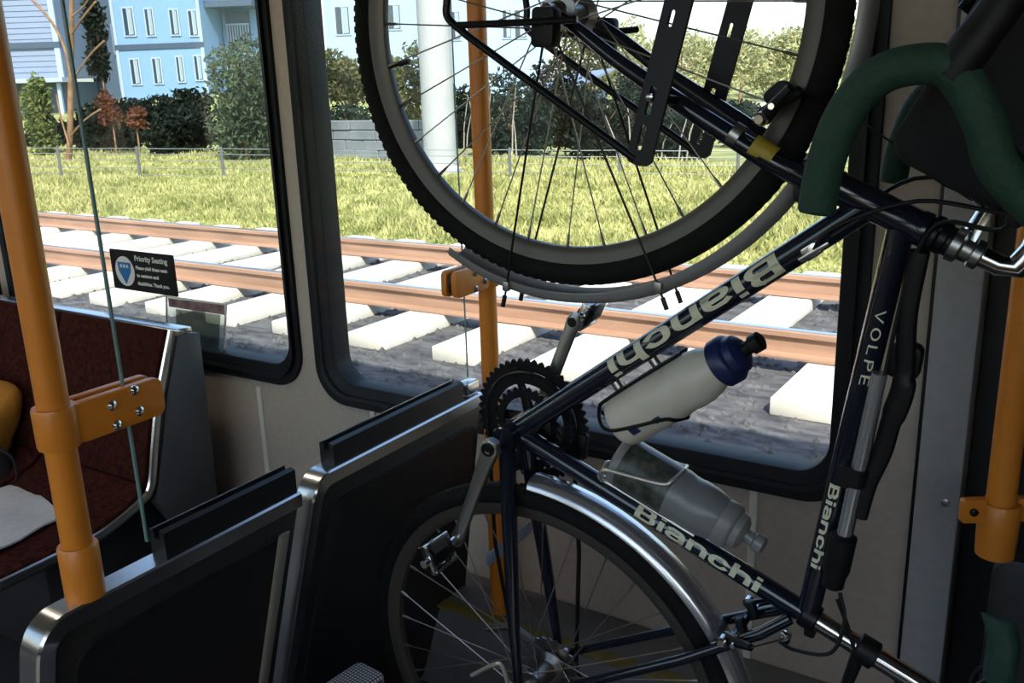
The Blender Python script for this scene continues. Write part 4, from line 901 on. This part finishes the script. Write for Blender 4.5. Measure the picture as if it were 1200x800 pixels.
# hook that carries the front wheel
hk = empty('wheel_hook', bike.matrix_world @ S(FA[0] + .30, FA[1] + .03, 0))
top = CE - hk.location.z
MB().tube(crom([(0, 0, top), (0, 0, .06), (-.02, 0, .03), (-.05, 0, -.012), (-.085, 0, -.010), (-.095, 0, .02)], 6), .007, 10).build('hook', M['steel'], hk)
MB().rbox((0, 0, top - .004), (.12, .12, .008), .02, axis=2).build('ceiling_plate', M['steel'], hk)
thing(hk, 'steel ceiling hook carrying the front wheel of the hanging bicycle', 'hook')

# ------------------------------------------------------------------ outside: track, ground
GZ = -1.80
def gheight(x, y):
    """ground height beyond the tracks: nearly flat verge, then a rise to the houses on the left, lower to the right"""
    x = np.asarray(x, float); y = np.asarray(y, float)
    base = GZ + 0.02 * np.sin(x * .9) * np.sin(y * .7)
    lift = np.clip((y - 17) / 18, 0, 1); lift = lift * lift * (3 - 2 * lift)
    leftness = np.clip((-x - 18) / 16, 0, 1)
    return base + lift * (1.75 * leftness - 0.35 * (1 - leftness))
xs = np.concatenate([np.linspace(-110, -30, 30), np.linspace(-29, 4, 100), np.linspace(5, 60, 20)]); ys = np.concatenate([np.linspace(1.9, 9, 60), np.linspace(9.3, 40, 60), np.linspace(42, 140, 26)])
X, Y = np.meshgrid(xs, ys); Z = gheight(X, Y); V = np.stack([X.ravel(), Y.ravel(), Z.ravel()], 1); nx = len(xs)
ii = np.arange(len(ys) - 1)[:, None] * nx + np.arange(nx - 1)[None, :]; F = np.stack([ii, ii + 1, ii + 1 + nx, ii + nx], -1).reshape(-1, 4)
gr = npmesh('ground', V, F, M['soil'], None, 4); kind(gr, 'structure')
bal = MB(); 
prb = [(1.95, GZ - .02), (1.95, GZ + .012), (4.3, GZ + .020), (4.75, GZ + .045), (7.9, GZ + .045), (8.35, GZ + .005), (8.5, GZ - .03)]
bal.sweep([(Vector((x, 0, 0)), Vector((0, 1, 0)), Vector((0, 0, 1))) for x in (-60, 20)], prb)
bo = bal.build('trackbed', M['ballast'], None, smooth=False); kind(bo, 'structure')
# loose stones of the ballast
n = 26000
px_ = np.random.uniform(-22, 2.5, n); py_ = np.random.uniform(2.2, 8.3, n); hz = np.interp(py_, [1.95, 4.3, 4.75, 7.9, 8.35], [GZ + .012, GZ + .02, GZ + .045, GZ + .045, GZ + .005])
oct_ = np.array([(1, 0, 0), (0, 1, 0), (-1, 0, 0), (0, -1, 0), (0, 0, 1), (0, 0, -1)], float); of = np.array([(0, 1, 4), (1, 2, 4), (2, 3, 4), (3, 0, 4)])
sz = np.random.uniform(.016, .034, (n, 1, 3)); a = np.random.uniform(0, 6.28, n); R = np.zeros((n, 3, 3)); R[:, 0, 0] = np.cos(a); R[:, 0, 1] = -np.sin(a); R[:, 1, 0] = np.sin(a); R[:, 1, 1] = np.cos(a); R[:, 2, 2] = 1
vv = np.einsum('nij,nkj->nki', R, oct_[None] * sz * np.random.uniform(.7, 1.3, (n, 6, 1))) + np.stack([px_, py_, hz], 1)[:, None, :]
ff = (of[None] + (np.arange(n) * 6)[:, None, None]).reshape(-1, 3)
so_ = npmesh('ballast', vv.reshape(-1, 3), ff, M['ballast']); kind(so_, 'stuff'); so_['label'] = 'loose dark ballast stones between and beside the rails'; so_['category'] = 'ballast'
tr = empty('railway_track', (-8, 6.2, GZ))
thing(tr, 'railway track with rusty steel rails on pale concrete ties outside the window', 'railway track')
tie_me = None
for k in range(-8, 17):
    x = -10.27 + .755 * k
    if tie_me is None:
        b = MB(); b.box((0, 0, 0.03), (.34, 3.42, .10)); tie_me = b.build('tie', M['tie'], tr, .012).data; o = tr.children[0]
    else: o = link('tie', tie_me, tr)
    o.location = (x + 8, 6.36 - 6.2, .06 + random.uniform(-.004, .004)); o.rotation_euler.z = random.uniform(-.01, .01)
for y in (5.42, 7.05):
    pr = [(-.070, 0), (.070, 0), (.070, .012), (.012, .028), (.009, .125), (.036, .138), (.036, .168), (.026, .178), (-.026, .178), (-.036, .168), (-.036, .138), (-.009, .125), (-.012, .028), (-.070, .012)]
    rb = MB().sweep([(Vector((x + 8, y - 6.2, .158 - .012)), Vector((0, 1, 0)), Vector((0, 0, .95))) for x in (-60, 20)], pr).build('rail', M['rail'], tr, angle=30)
    MB().sweep([(Vector((x + 8, y - 6.2, .158 - .012 + .1692)), Vector((0, 1, 0)), Vector((0, 0, 1))) for x in (-60, 20)], [(-.027, 0), (.027, 0), (.024, .0022), (-.024, .0022)]).build('running_surface', M['rail_top'], rb, smooth=False)
# grass
def blades(n, xr, yr, hr, wr, seed):
    rs = np.random.RandomState(seed); x = rs.uniform(*xr, n); y = rs.uniform(*yr, n)
    return x, y, rs
n = 140000; rs = np.random.RandomState(3)
t_ = rs.beta(1.0, 1.7, n); y = 8.25 + t_ * 11.5; half = 4 + y * .25
x = -y * .70 - 3 + rs.uniform(-1, 1, n) * (8.0 + y * .62)
cl = np.sin(x * 1.3 + 1.7 * np.sin(y * .8)) * np.sin(y * 1.7 + np.sin(x * .6)); h = (.07 + .10 * rs.rand(n)) * (1 + .75 * np.clip(cl, -.6, 1)) * .75 * np.clip((y - 7.9) / 1.2, .35, 1.25)
an = rs.uniform(0, 6.28, n); wd = rs.uniform(.008, .022, n) * (1 + y / 14); le = rs.normal(0, .45, (n, 2)) * h[:, None]
z = gheight(x, y) - .01; bx_, by_ = np.cos(an) * wd, np.sin(an) * wd
v0 = np.stack([x - bx_, y - by_, z], 1); v1 = np.stack([x + bx_, y + by_, z], 1); v2 = np.stack([x + le[:, 0], y + le[:, 1], z + h], 1)
go = npmesh('grass', np.stack([v0, v1, v2], 1).reshape(-1, 3), np.arange(3 * n).reshape(-1, 3), M['grass']); kind(go, 'stuff'); go['label'] = 'sunlit yellow-green grass growing along the far side of the track'; go['category'] = 'grass'

# ------------------------------------------------------------------ plants
def leaves(name, clumps, n, size, m, parent, seed, grav=0.0):
    """clumps: (centre, radii); small leaf cards scattered in the clumps"""
    rs = np.random.RandomState(seed); C = np.array([c for c, _ in clumps], float); Rr = np.array([r for _, r in clumps], float); vol = Rr.prod(1) ** .67; idx = rs.choice(len(clumps), n, p=vol / vol.sum())
    d = rs.normal(size=(n, 3)); d /= np.linalg.norm(d, axis=1)[:, None]; rad = rs.uniform(.35, 1.0, n) ** .5
    bumps = 1 + .22 * np.sin(d[:, 0] * 7 + idx) * np.sin(d[:, 2] * 6 + idx * 2)
    p = C[idx] + d * Rr[idx] * (rad * bumps)[:, None]
    a = rs.normal(size=(n, 3)); a[:, 2] -= grav * 2; a /= np.linalg.norm(a, axis=1)[:, None]; b = np.cross(a, rs.normal(size=(n, 3))); b /= np.linalg.norm(b, axis=1)[:, None]
    s = size * rs.uniform(.6, 1.4, n)[:, None]; L_ = a * s; W_ = b * s * .42
    V = np.stack([p - L_, p + W_, p + L_, p - W_], 1).reshape(-1, 3)
    return npmesh(name, V, np.arange(4 * n).reshape(-1, 4), m, parent, 4)
def bush(name, px, py, rx, ry, Y, m, n, size, label, cat, seed, trunk=False, group=None, twigs=0):
    """a shrub or tree standing at distance Y whose crown is centred where the photograph has it"""
    c = onY(px, py, Y); k = c.length / FPX * 1.0; k = (c.x * f_.x + c.y * f_.y + c.z * f_.z) / FPX
    rs = random.Random(seed); gz = float(gheight(c.x, c.y)); root = empty(name, (c.x, c.y, gz)); Rx, Rz = rx * k, ry * k
    cl = []
    for i in range(11):
        a = rs.uniform(0, 6.28); q = rs.uniform(.15, .72); zz = rs.uniform(-.62, .62); w_ = math.sqrt(max(.12, 1 - zz * zz))
        cl.append(((math.cos(a) * Rx * q * w_, math.sin(a) * Rx * .8 * q * w_, c.z - gz + zz * Rz), (Rx * rs.uniform(.32, .50), Rx * rs.uniform(.3, .5), Rz * rs.uniform(.26, .42))))
    cl.append(((0, 0, c.z - gz), (Rx * .7, Rx * .6, Rz * .7)))
    low = c.z - gz - Rz
    if low < .6 and not trunk: cl.append(((0, 0, max(.1, (c.z - gz) * .4)), (Rx * .8, Rx * .6, max(.2, (c.z - gz) * .45))))
    leaves('foliage', cl, n, size * k * 10, m, root, seed)
    b = MB(); r0 = max(.03, .05 * Rx)
    b.tube(crom([(0, 0, -.1), (r0, 0, max(.3, (c.z - gz) * .5)), (-r0, r0, c.z - gz), (0, 0, c.z - gz + Rz * .5)], 4), [r0 * (1 - .055 * i) for i in range(13)], 8)
    b.build('trunk', M['bark'], root)
    for i in range(5):
        a = rs.uniform(0, 6.28); z0 = (c.z - gz) * rs.uniform(.55, .9); MB().tube([(0, 0, z0), (math.cos(a) * Rx * .35, math.sin(a) * Rx * .3, z0 + Rz * .25), (math.cos(a) * Rx * .7, math.sin(a) * Rx * .5, z0 + Rz * rs.uniform(.3, .6))], [r0 * .45, r0 * .3, r0 * .12], 6).build('branch', M['bark'], root)
    for i in range(twigs):
        a = rs.uniform(-.4, .4); xx = rs.uniform(-1, 1) * Rx; yy = -Rx * rs.uniform(.5, .95); z1 = (c.z - gz) + Rz * rs.uniform(.1, .95)
        MB().tube([(xx, yy, 0), (xx + a * .2, yy, z1 * .5), (xx + a * .8, yy, z1)], [.022, .018, .008], 5).build('stem', M['twig'], root)
    thing(root, label, cat, group); return root
G1 = 'trees and shrubs beyond the fence'
T = [
 ('willow_tree', 281, 112, 56, 82, 17.5, 'leaf_grey', 6500, .34, 'grey-green willow in sun behind the fence, in front of the pale blue house', 'tree'),
 ('hedge', 205, 158, 50, 44, 18.5, 'leaf_dark', 4200, .40, 'dark green hedge below the lower windows of the pale blue house', 'hedge'),
 ('hedge', 120, 160, 46, 44, 18.5, 'leaf_dark', 3600, .40, 'dark hedge around the foot of the bare-branched tree', 'hedge'),
 ('shrub', 46, 130, 26, 52, 17.0, 'leaf_lit', 2200, .34, 'bright green upright shrub beside the orange pole, below the grey house', 'shrub'),
 ('shrub', 129, 128, 18, 24, 17.2, 'leaf_rust', 700, .30, 'small rust-red shrub left of the pale blue house', 'shrub'),
 ('shrub', 158, 140, 17, 18, 17.0, 'leaf_rust', 600, .30, 'low rust-brown shrub under the windows of the pale blue house', 'shrub'),
 ('tree', 112, 40, 22, 56, 20.0, 'leaf_dark', 1500, .36, 'dark tree growing between the grey house and the pale blue house', 'tree'),
 ('tree', 402, 98, 40, 40, 22.0, 'leaf_olive', 3200, .34, 'olive tree seen through the rim at the edge of the large window', 'tree'),
 ('hedge', 405, 146, 52, 26, 21.0, 'leaf_teal', 2400, .36, 'low teal hedge above the grey stone wall', 'hedge'),
 ('tree', 474, 112, 36, 62, 20.0, 'leaf_olive', 3600, .32, 'olive-green tree left of the white concrete mast', 'tree'),
 ('shrub', 600, 140, 62, 58, 21.0, 'leaf_teal', 5200, .34, 'dark teal thicket behind the orange pole, with pale bare stems', 'shrub'),
 ('shrub', 700, 150, 58, 52, 20.0, 'leaf_dark', 4600, .36, 'dark green thicket seen between the spokes below the rack', 'shrub'),
 ('shrub', 790, 158, 52, 40, 20.5, 'leaf_teal', 3600, .34, 'teal thicket below the slotted rack arms, with pale bare stems', 'shrub'),
 ('tree', 690, 62, 50, 46, 34.0, 'leaf_olive', 2600, .30, 'loose olive tree behind the front hub of the bicycle', 'tree'),
 ('shrub', 872, 140, 40, 26, 26.0, 'leaf_teal', 2000, .34, 'dark teal shrub in front of the pale far field', 'shrub'),
 ('tree', 800, 70, 40, 38, 58.0, 'leaf_haze', 2200, .28, 'hazy yellow-green tree between the two slotted rack arms', 'tree'),
 ('tree', 868, 66, 40, 36, 60.0, 'leaf_haze', 2600, .28, 'hazy round tree beyond the far field', 'tree'),
 ('tree', 932, 62, 42, 44, 62.0, 'leaf_haze', 2600, .28, 'tall hazy tree nearest the rim of the front wheel', 'tree'),
 ('tree', 1000, 66, 44, 44, 64.0, 'leaf_haze', 2200, .28, 'hazy tree behind the tyre of the front wheel', 'tree'),
 ('hedge', 228, 128, 30, 34, 22.0, 'leaf_dark', 2000, .40, 'dark hedge between the willow and the pale blue house', 'hedge'),
 ('hedge', 300, 150, 60, 52, 20.0, 'leaf_dark', 4200, .40, 'dark hedge behind the grey-green willow, beside the window post', 'hedge'),
 ('hedge', 165, 138, 52, 32, 21.5, 'leaf_dark', 3200, .40, 'dark hedge against the lower wall of the pale blue house', 'hedge'),
 ('hedge', 60, 165, 46, 38, 20.0, 'leaf_dark', 2600, .40, 'dark hedge below the clapboard house beside the orange pole', 'hedge'),
 ('shrub', 655, 128, 70, 66, 26.0, 'leaf_dark', 4600, .36, 'tall dark shrub behind the thickets, around the grey-roofed shed', 'shrub'),
 ('shrub', 755, 120, 62, 60, 27.0, 'leaf_teal', 4600, .36, 'tall teal shrub behind the slotted rack arms', 'shrub'),
 ('shrub', 540, 140, 44, 56, 24.0, 'leaf_dark', 3200, .36, 'dark shrub just right of the white concrete mast', 'shrub'),
 ('tree', 735, 62, 46, 44, 56.0, 'leaf_haze', 2600, .28, 'hazy tree above the thicket, behind the fork blades', 'tree'),
 ('tree', 835, 76, 46, 34, 66.0, 'leaf_haze', 2600, .28, 'hazy low tree filling the gap beside the far slotted rack arm', 'tree'),
 ('tree', 903, 74, 42, 36, 67.0, 'leaf_haze', 2600, .28, 'hazy low tree behind the brake blocks', 'tree'),
]
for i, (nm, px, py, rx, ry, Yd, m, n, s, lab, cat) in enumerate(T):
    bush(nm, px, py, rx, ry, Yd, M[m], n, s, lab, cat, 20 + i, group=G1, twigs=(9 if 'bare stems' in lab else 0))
# bare tree in front of the houses
tp0 = onY(84, 60, 15.8); gz = float(gheight(tp0.x, tp0.y)); bt = empty('bare_tree', (tp0.x, tp0.y, gz))
kx = tp0.y / 15.8
def LP(x, y, Yd=15.8): p = onY(x, y, Yd); return p - Vector((tp0.x, tp0.y, gz))
MB().tube(crom([LP(80, 190), LP(82, 160), LP(83, 100), LP(84, 50), LP(84, 0), LP(85, -50)], 4), [.10, .095, .09, .085, .085, .08, .08, .08, .075, .075, .07, .07, .07, .065, .065, .06, .06, .055, .05, .05, .04], 10).build('trunk', M['bark'], bt)
for pts, r in ((((83, 90), (75, 55), (60, 25), (33, -5)), .035), (((84, 95), (105, 65), (122, 48)), .03), (((84, 40), (96, 22), (112, 2)), .03), (((84, 20), (100, 5), (108, -12)), .025), (((82, 160), (100, 140), (118, 128)), .025), (((81, 170), (72, 140), (66, 110)), .025)):
    MB().tube(crom([LP(*p, 15.6) for p in pts], 4), r, 6).build('branch', M['bark'], bt)
thing(bt, 'bare brown tree with a sunlit trunk standing between the track fence and the houses', 'tree', G1)
# fence along the verge
fe = empty('wire_fence', (-14, 13.9, GZ))
fa = Vector((-24.5, 11.4, 0)); fb_ = Vector((-1.5, 17.6, 0))
def FP(t, h):
    p = fa.lerp(fb_, t); p.z = GZ + .02 - .30 * t + h; return p - Vector((-14, 13.9, GZ))
for i in range(12):
    t = i / 11; MB().tube([FP(t, -.25), FP(t, .76)], .032, 8).build('post', M['wood'], fe)
for h in (.14, .30, .46, .60, .72): MB().tube([FP(t / 33, h - .012 * math.sin(t * math.pi / 3) ** 2) for t in range(34)], .008, 5).build('wire', M['wire'], fe)
thing(fe, 'low wire fence with grey posts between the grass verge and the shrubs', 'fence')
# white mast
mp = onZ(517, 202, GZ + .02); mk = (mp.dot(f_)) / FPX
ma = empty('mast', (mp.x, mp.y, GZ)); MB().lathe([(19.5 * mk, -.1), (19.0 * mk, .4), (18.6 * mk, 3), (17 * mk, 8)], (0, 0, 0), (0, 0, 1), 28).build('shaft', M['concrete'], ma)
MB().lathe([(24 * mk, -.1), (24 * mk, .10), (19.4 * mk, .16)], (0, 0, 0), (0, 0, 1), 28).build('footing', M['concrete'], ma)
thing(ma, 'thick white concrete mast standing in the grass beyond the track', 'mast')
# low stone wall and shed behind it
def facebox(name, pxs, Y, dep_, m, parent=None):
    """box whose front face has its lower left, lower right and upper corners at distance Y"""
    a, b, t = onY(*pxs[0], Y), onY(*pxs[1], Y), onY(*pxs[2], Y)
    return MB().box(((a.x + b.x) / 2, Y + dep_ / 2, (min(a.z, b.z) + t.z) / 2), (abs(b.x - a.x), dep_, t.z - min(a.z, b.z))).build(name, m, parent, smooth=False)
sw = empty('garden_wall', (-17.0, 18.3, GZ)); 
for r in range(4):
    xx = -19.6 + (r % 2) * .3
    while xx < -13.6:
        w_ = random.uniform(.45, .85); MB().box((xx + w_ / 2 + 17.0, random.uniform(-.02, .02), .02 + r * .245 + .12), (w_ - .02, .3, .235)).build('stone', M['stone'], sw, .02, seg=1); xx += w_
thing(sw, 'low grey stone garden wall at the foot of the olive trees', 'wall')
# ------------------------------------------------------------------ houses
def house_frame(pxa, pxb, D):
    a = ray(*pxa) * D; b = ray(*pxb) * D; b.z = a.z; return a, (b - a)
def house(name, a, width, ang, depth, h, wallm, label, floors, wins, roofh=1.2, belt=True, base=-2.0, balcony=None):
    root = empty(name, (a.x, a.y, a.z)); root.rotation_euler.z = ang
    MB().box((width / 2, depth / 2, (h + base) / 2), (width, depth, h - base)).build('wall', wallm, root, smooth=False)
    rv = [(-.5, -.5, h), (width + .5, -.5, h), (width + .5, depth + .5, h), (-.5, depth + .5, h), (-.5, depth / 2, h + roofh), (width + .5, depth / 2, h + roofh)]
    MB().add(rv, [(0, 1, 5, 4), (2, 3, 4, 5), (0, 4, 3), (1, 2, 5), (3, 2, 1, 0)]).build('roof', M['roof'], root, smooth=False)
    MB().box((width / 2, -.53, h - .06), (width + 1.0, .10, .16)).build('gutter', M['trim_white'], root, smooth=False)
    if belt: MB().box((width / 2, -.02, belt), (width + .04, .08, .26)).build('belt_course', M['trim_dark'], root, smooth=False)
    for x in (0.06, width - .06): MB().box((x, -.02, (h + base) / 2), (.16, .07, h - base)).build('corner_board', M['trim_white'], root, smooth=False)
    for x0, x1, z0, z1 in wins:
        cx, cz = (x0 + x1) / 2, (z0 + z1) / 2
        wn = MB().box((cx, -.03, cz), (x1 - x0 + .16, .07, z1 - z0 + .16)).build('window_frame', M['trim_white'], root, smooth=False)
        MB().box((cx, -.07, cz), (x1 - x0, .03, z1 - z0)).build('pane', M['pane'], wn, smooth=False)
        MB().box((cx + (x1 - x0) * .22, -.09, cz), ((x1 - x0) * .42, .02, z1 - z0 - .05)).build('blind', M['blind'], wn, smooth=False)
        MB().box((cx, -.095, cz), (.06, .03, z1 - z0)).build('mullion', M['trim_white'], wn, smooth=False)
    thing(root, label, 'house'); return root
# pale blue house: facade runs through its two photographed corners
D = 47.0
a = ray(143, 106) * D; b = ray(243, 92) * (D * .985); ang = math.atan2(b.y - a.y, b.x - a.x); wd_ = math.hypot(b.x - a.x, b.y - a.y)
def on_facade(px, py):
    r = ray(px, py); n = Vector((-math.sin(ang), math.cos(ang), 0)); t = a.dot(n) / r.dot(n); p = r * t - a; return p.x * math.cos(ang) + p.y * math.sin(ang), p.z
wins = []
for x0, x1, y0, y1 in ((144, 159, 10, 41), (170, 182, 11, 41), (199, 211, 12, 40), (221, 233, 13, 41), (153, 166, 70, 98), (179, 191, 69, 97), (207, 217, 67, 95), (228, 239, 66, 93)):
    u0, z1 = on_facade(x0, y0); u1, z0 = on_facade(x1, y1); wins.append((u0, u1, z0, z1))
h1 = house('house', a, wd_, ang, 9.0, 7.4, M['house'], 'pale blue two-storey house with two rows of windows and a dark belt course', 2, wins, belt=on_facade(190, 54)[1])
# its recessed wing on the left and the balcony bay on the right
def wing(x0, x1, y, zt, m, nm): return MB().box(((x0 + x1) / 2, y + 2.0, zt / 2 - 1.0), (x1 - x0, 4.0, zt + 2.0)).build(nm, m, h1, smooth=False)
ul, _ = on_facade(84, 60); ur, _ = on_facade(285, 50)
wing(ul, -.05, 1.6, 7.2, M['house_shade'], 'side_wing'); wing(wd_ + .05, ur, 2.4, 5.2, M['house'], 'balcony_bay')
for x0, x1, y0, y1 in ((112, 133, 28, 60), (120, 138, 72, 106)):
    u0, z1 = on_facade(x0, y0); u1, z0 = on_facade(x1, y1)
    wn = MB().box(((u0 + u1) / 2, 1.56, (z0 + z1) / 2), (u1 - u0 + .2, .08, z1 - z0 + .2)).build('window_frame', M['house_grey'], h1, smooth=False); MB().box(((u0 + u1) / 2, 1.51, (z0 + z1) / 2), (u1 - u0, .05, z1 - z0)).build('pane', M['pane'], wn, smooth=False)
u0, z1 = on_facade(240, 10); u1, z0 = on_facade(273, 48)
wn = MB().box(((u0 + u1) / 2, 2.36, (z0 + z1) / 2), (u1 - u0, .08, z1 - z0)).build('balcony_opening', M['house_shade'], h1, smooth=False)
for k in range(9): MB().box((u0 + (u1 - u0) * (k + .5) / 9, 2.26, z0 + .45), (.06, .05, .9)).build('baluster', M['trim_white'], wn, smooth=False)
MB().box(((u0 + u1) / 2, 2.26, z0 + .93), (u1 - u0, .08, .08)).build('handrail', M['trim_white'], wn, smooth=False)
u0, z0 = on_facade(232, 4); u1, _ = on_facade(290, 4); MB().box(((u0 + u1) / 2, 1.6, z0), (u1 - u0, 2.2, .30)).build('eave', M['trim_dark'], h1, smooth=False)
# grey clapboard house at the left edge
D = 44.0; a2 = ray(-60, 100) * D; b2_ = ray(77, 97) * D; an2 = math.atan2(b2_.y - a2.y, b2_.x - a2.x); w2_ = math.hypot(b2_.x - a2.x, b2_.y - a2.y)
h2 = empty('house', (a2.x, a2.y, a2.z)); h2.rotation_euler.z = an2
MB().box((w2_ / 2, 2, 4.2), (w2_, 4, 8.0)).build('upper_wall', M['house_grey'], h2, smooth=False)
for k in range(32):
    MB().add([(0, -.005, .22 + k * .25), (w2_, -.005, .22 + k * .25), (w2_, -.045, .22 + k * .25), (0, -.045, .22 + k * .25), (0, -.005, .47 + k * .25), (w2_, -.005, .47 + k * .25), (w2_, -.012, .47 + k * .25), (0, -.012, .47 + k * .25)], [(0, 1, 2, 3), (3, 2, 6, 7), (4, 7, 6, 5), (0, 3, 7, 4), (1, 5, 6, 2)]).build('clapboard', M['house_grey'], h2, smooth=False)
MB().box((w2_ / 2, -.06, 1.68), (w2_ + .1, .14, .28)).build('belt_course', M['trim_dark'], h2, smooth=False)
MB().box((w2_ - .12, -.05, 4.2), (.26, .12, 8.0)).build('corner_board', M['trim_white'], h2, smooth=False)
MB().box((w2_ / 2, -.30, .10), (w2_ + .3, .7, .20)).build('base_flashing', M['trim_white'], h2, smooth=False)
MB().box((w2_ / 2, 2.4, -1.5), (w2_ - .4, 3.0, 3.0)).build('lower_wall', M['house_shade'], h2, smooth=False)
MB().box((w2_ - .25, -.2, -1.5), (.16, .16, 3.0)).build('porch_post', M['trim_white'], h2, smooth=False)
MB().box((w2_ / 2, 2, 8.3), (w2_ + .8, 4.6, .3)).build('roof', M['roof'], h2, smooth=False)
thing(h2, 'grey-blue clapboard house with a dark belt course beside the orange pole', 'house')
# two houses seen through the large window
def house3(pxa, pxb, D, hgt, m, label, winpx, base):
    a = ray(*pxa) * D; b = ray(*pxb) * D; an = math.atan2(b.y - a.y, b.x - a.x); wd = math.hypot(b.x - a.x, b.y - a.y)
    n = Vector((-math.sin(an), math.cos(an), 0)); W = []
    for x0, x1, y0, y1 in winpx:
        P = []
        for x, y in ((x0, y1), (x1, y0)):
            r = ray(x, y); t = a.dot(n) / r.dot(n); p = r * t - a; P.append((p.x * math.cos(an) + p.y * math.sin(an), p.z))
        W.append((P[0][0], P[1][0], P[0][1], P[1][1]))
    return house('house', a, wd, an, 7.0, hgt, m, label, 2, W, belt=False, base=base)
house3((384, 62), (506, 50), 52, 5.6, M['house_light'], 'pale blue house seen between the window post and the white mast', ((395, 408, 8, 40), (424, 436, 8, 38), (456, 468, 6, 34)), -3.5)
house3((524, 62), (640, 56), 50, 5.4, M['house_light'], 'pale blue house seen behind the orange pole and the wheel rim', ((530, 538, 14, 46), (604, 616, 12, 44), (590, 598, 12, 44)), -3.5)
sh = empty('shed', onY(648, 112, 27)); MB().box((0, 1.2, .0), (1.5, 2.4, 1.4)).build('wall', M['house_shade'], sh, smooth=False)
MB().add([(-.95, -.3, .62), (.95, -.3, .78), (.95, 2.6, 1.35), (-.95, 2.6, 1.20), (-.95, -.3, .70), (.95, -.3, .86), (.95, 2.6, 1.43), (-.95, 2.6, 1.28)], [(0, 1, 2, 3), (4, 5, 6, 7), (0, 1, 5, 4), (1, 2, 6, 5), (2, 3, 7, 6), (3, 0, 4, 7)]).build('roof', M['house_grey'], sh, smooth=False)
sh.location.z -= .6
thing(sh, 'small grey-roofed shed among the thicket behind the spokes', 'shed')
# pale field and wooded rise far to the right
fd = MB(); fd.add([(-34, 48, GZ - .2), (14, 48, GZ - .2), (20, 75, GZ + .25), (-40, 75, GZ + .25), (-34, 48, GZ - .6), (14, 48, GZ - .6), (20, 75, GZ - .6), (-40, 75, GZ - .6)], [(0, 1, 2, 3), (7, 6, 5, 4), (0, 4, 5, 1), (1, 5, 6, 2), (2, 6, 7, 3), (3, 7, 4, 0)])
fo = fd.build('field', mat('pale_field', (0.55, 0.53, 0.36), 0.95, color2=(0.42, 0.46, 0.24), scale=.4), None, smooth=False); kind(fo, 'structure')

# ------------------------------------------------------------------ lift everything so the car floor is at zero
for o in COL.objects:
    if o.parent is None: o.location.z += FZ
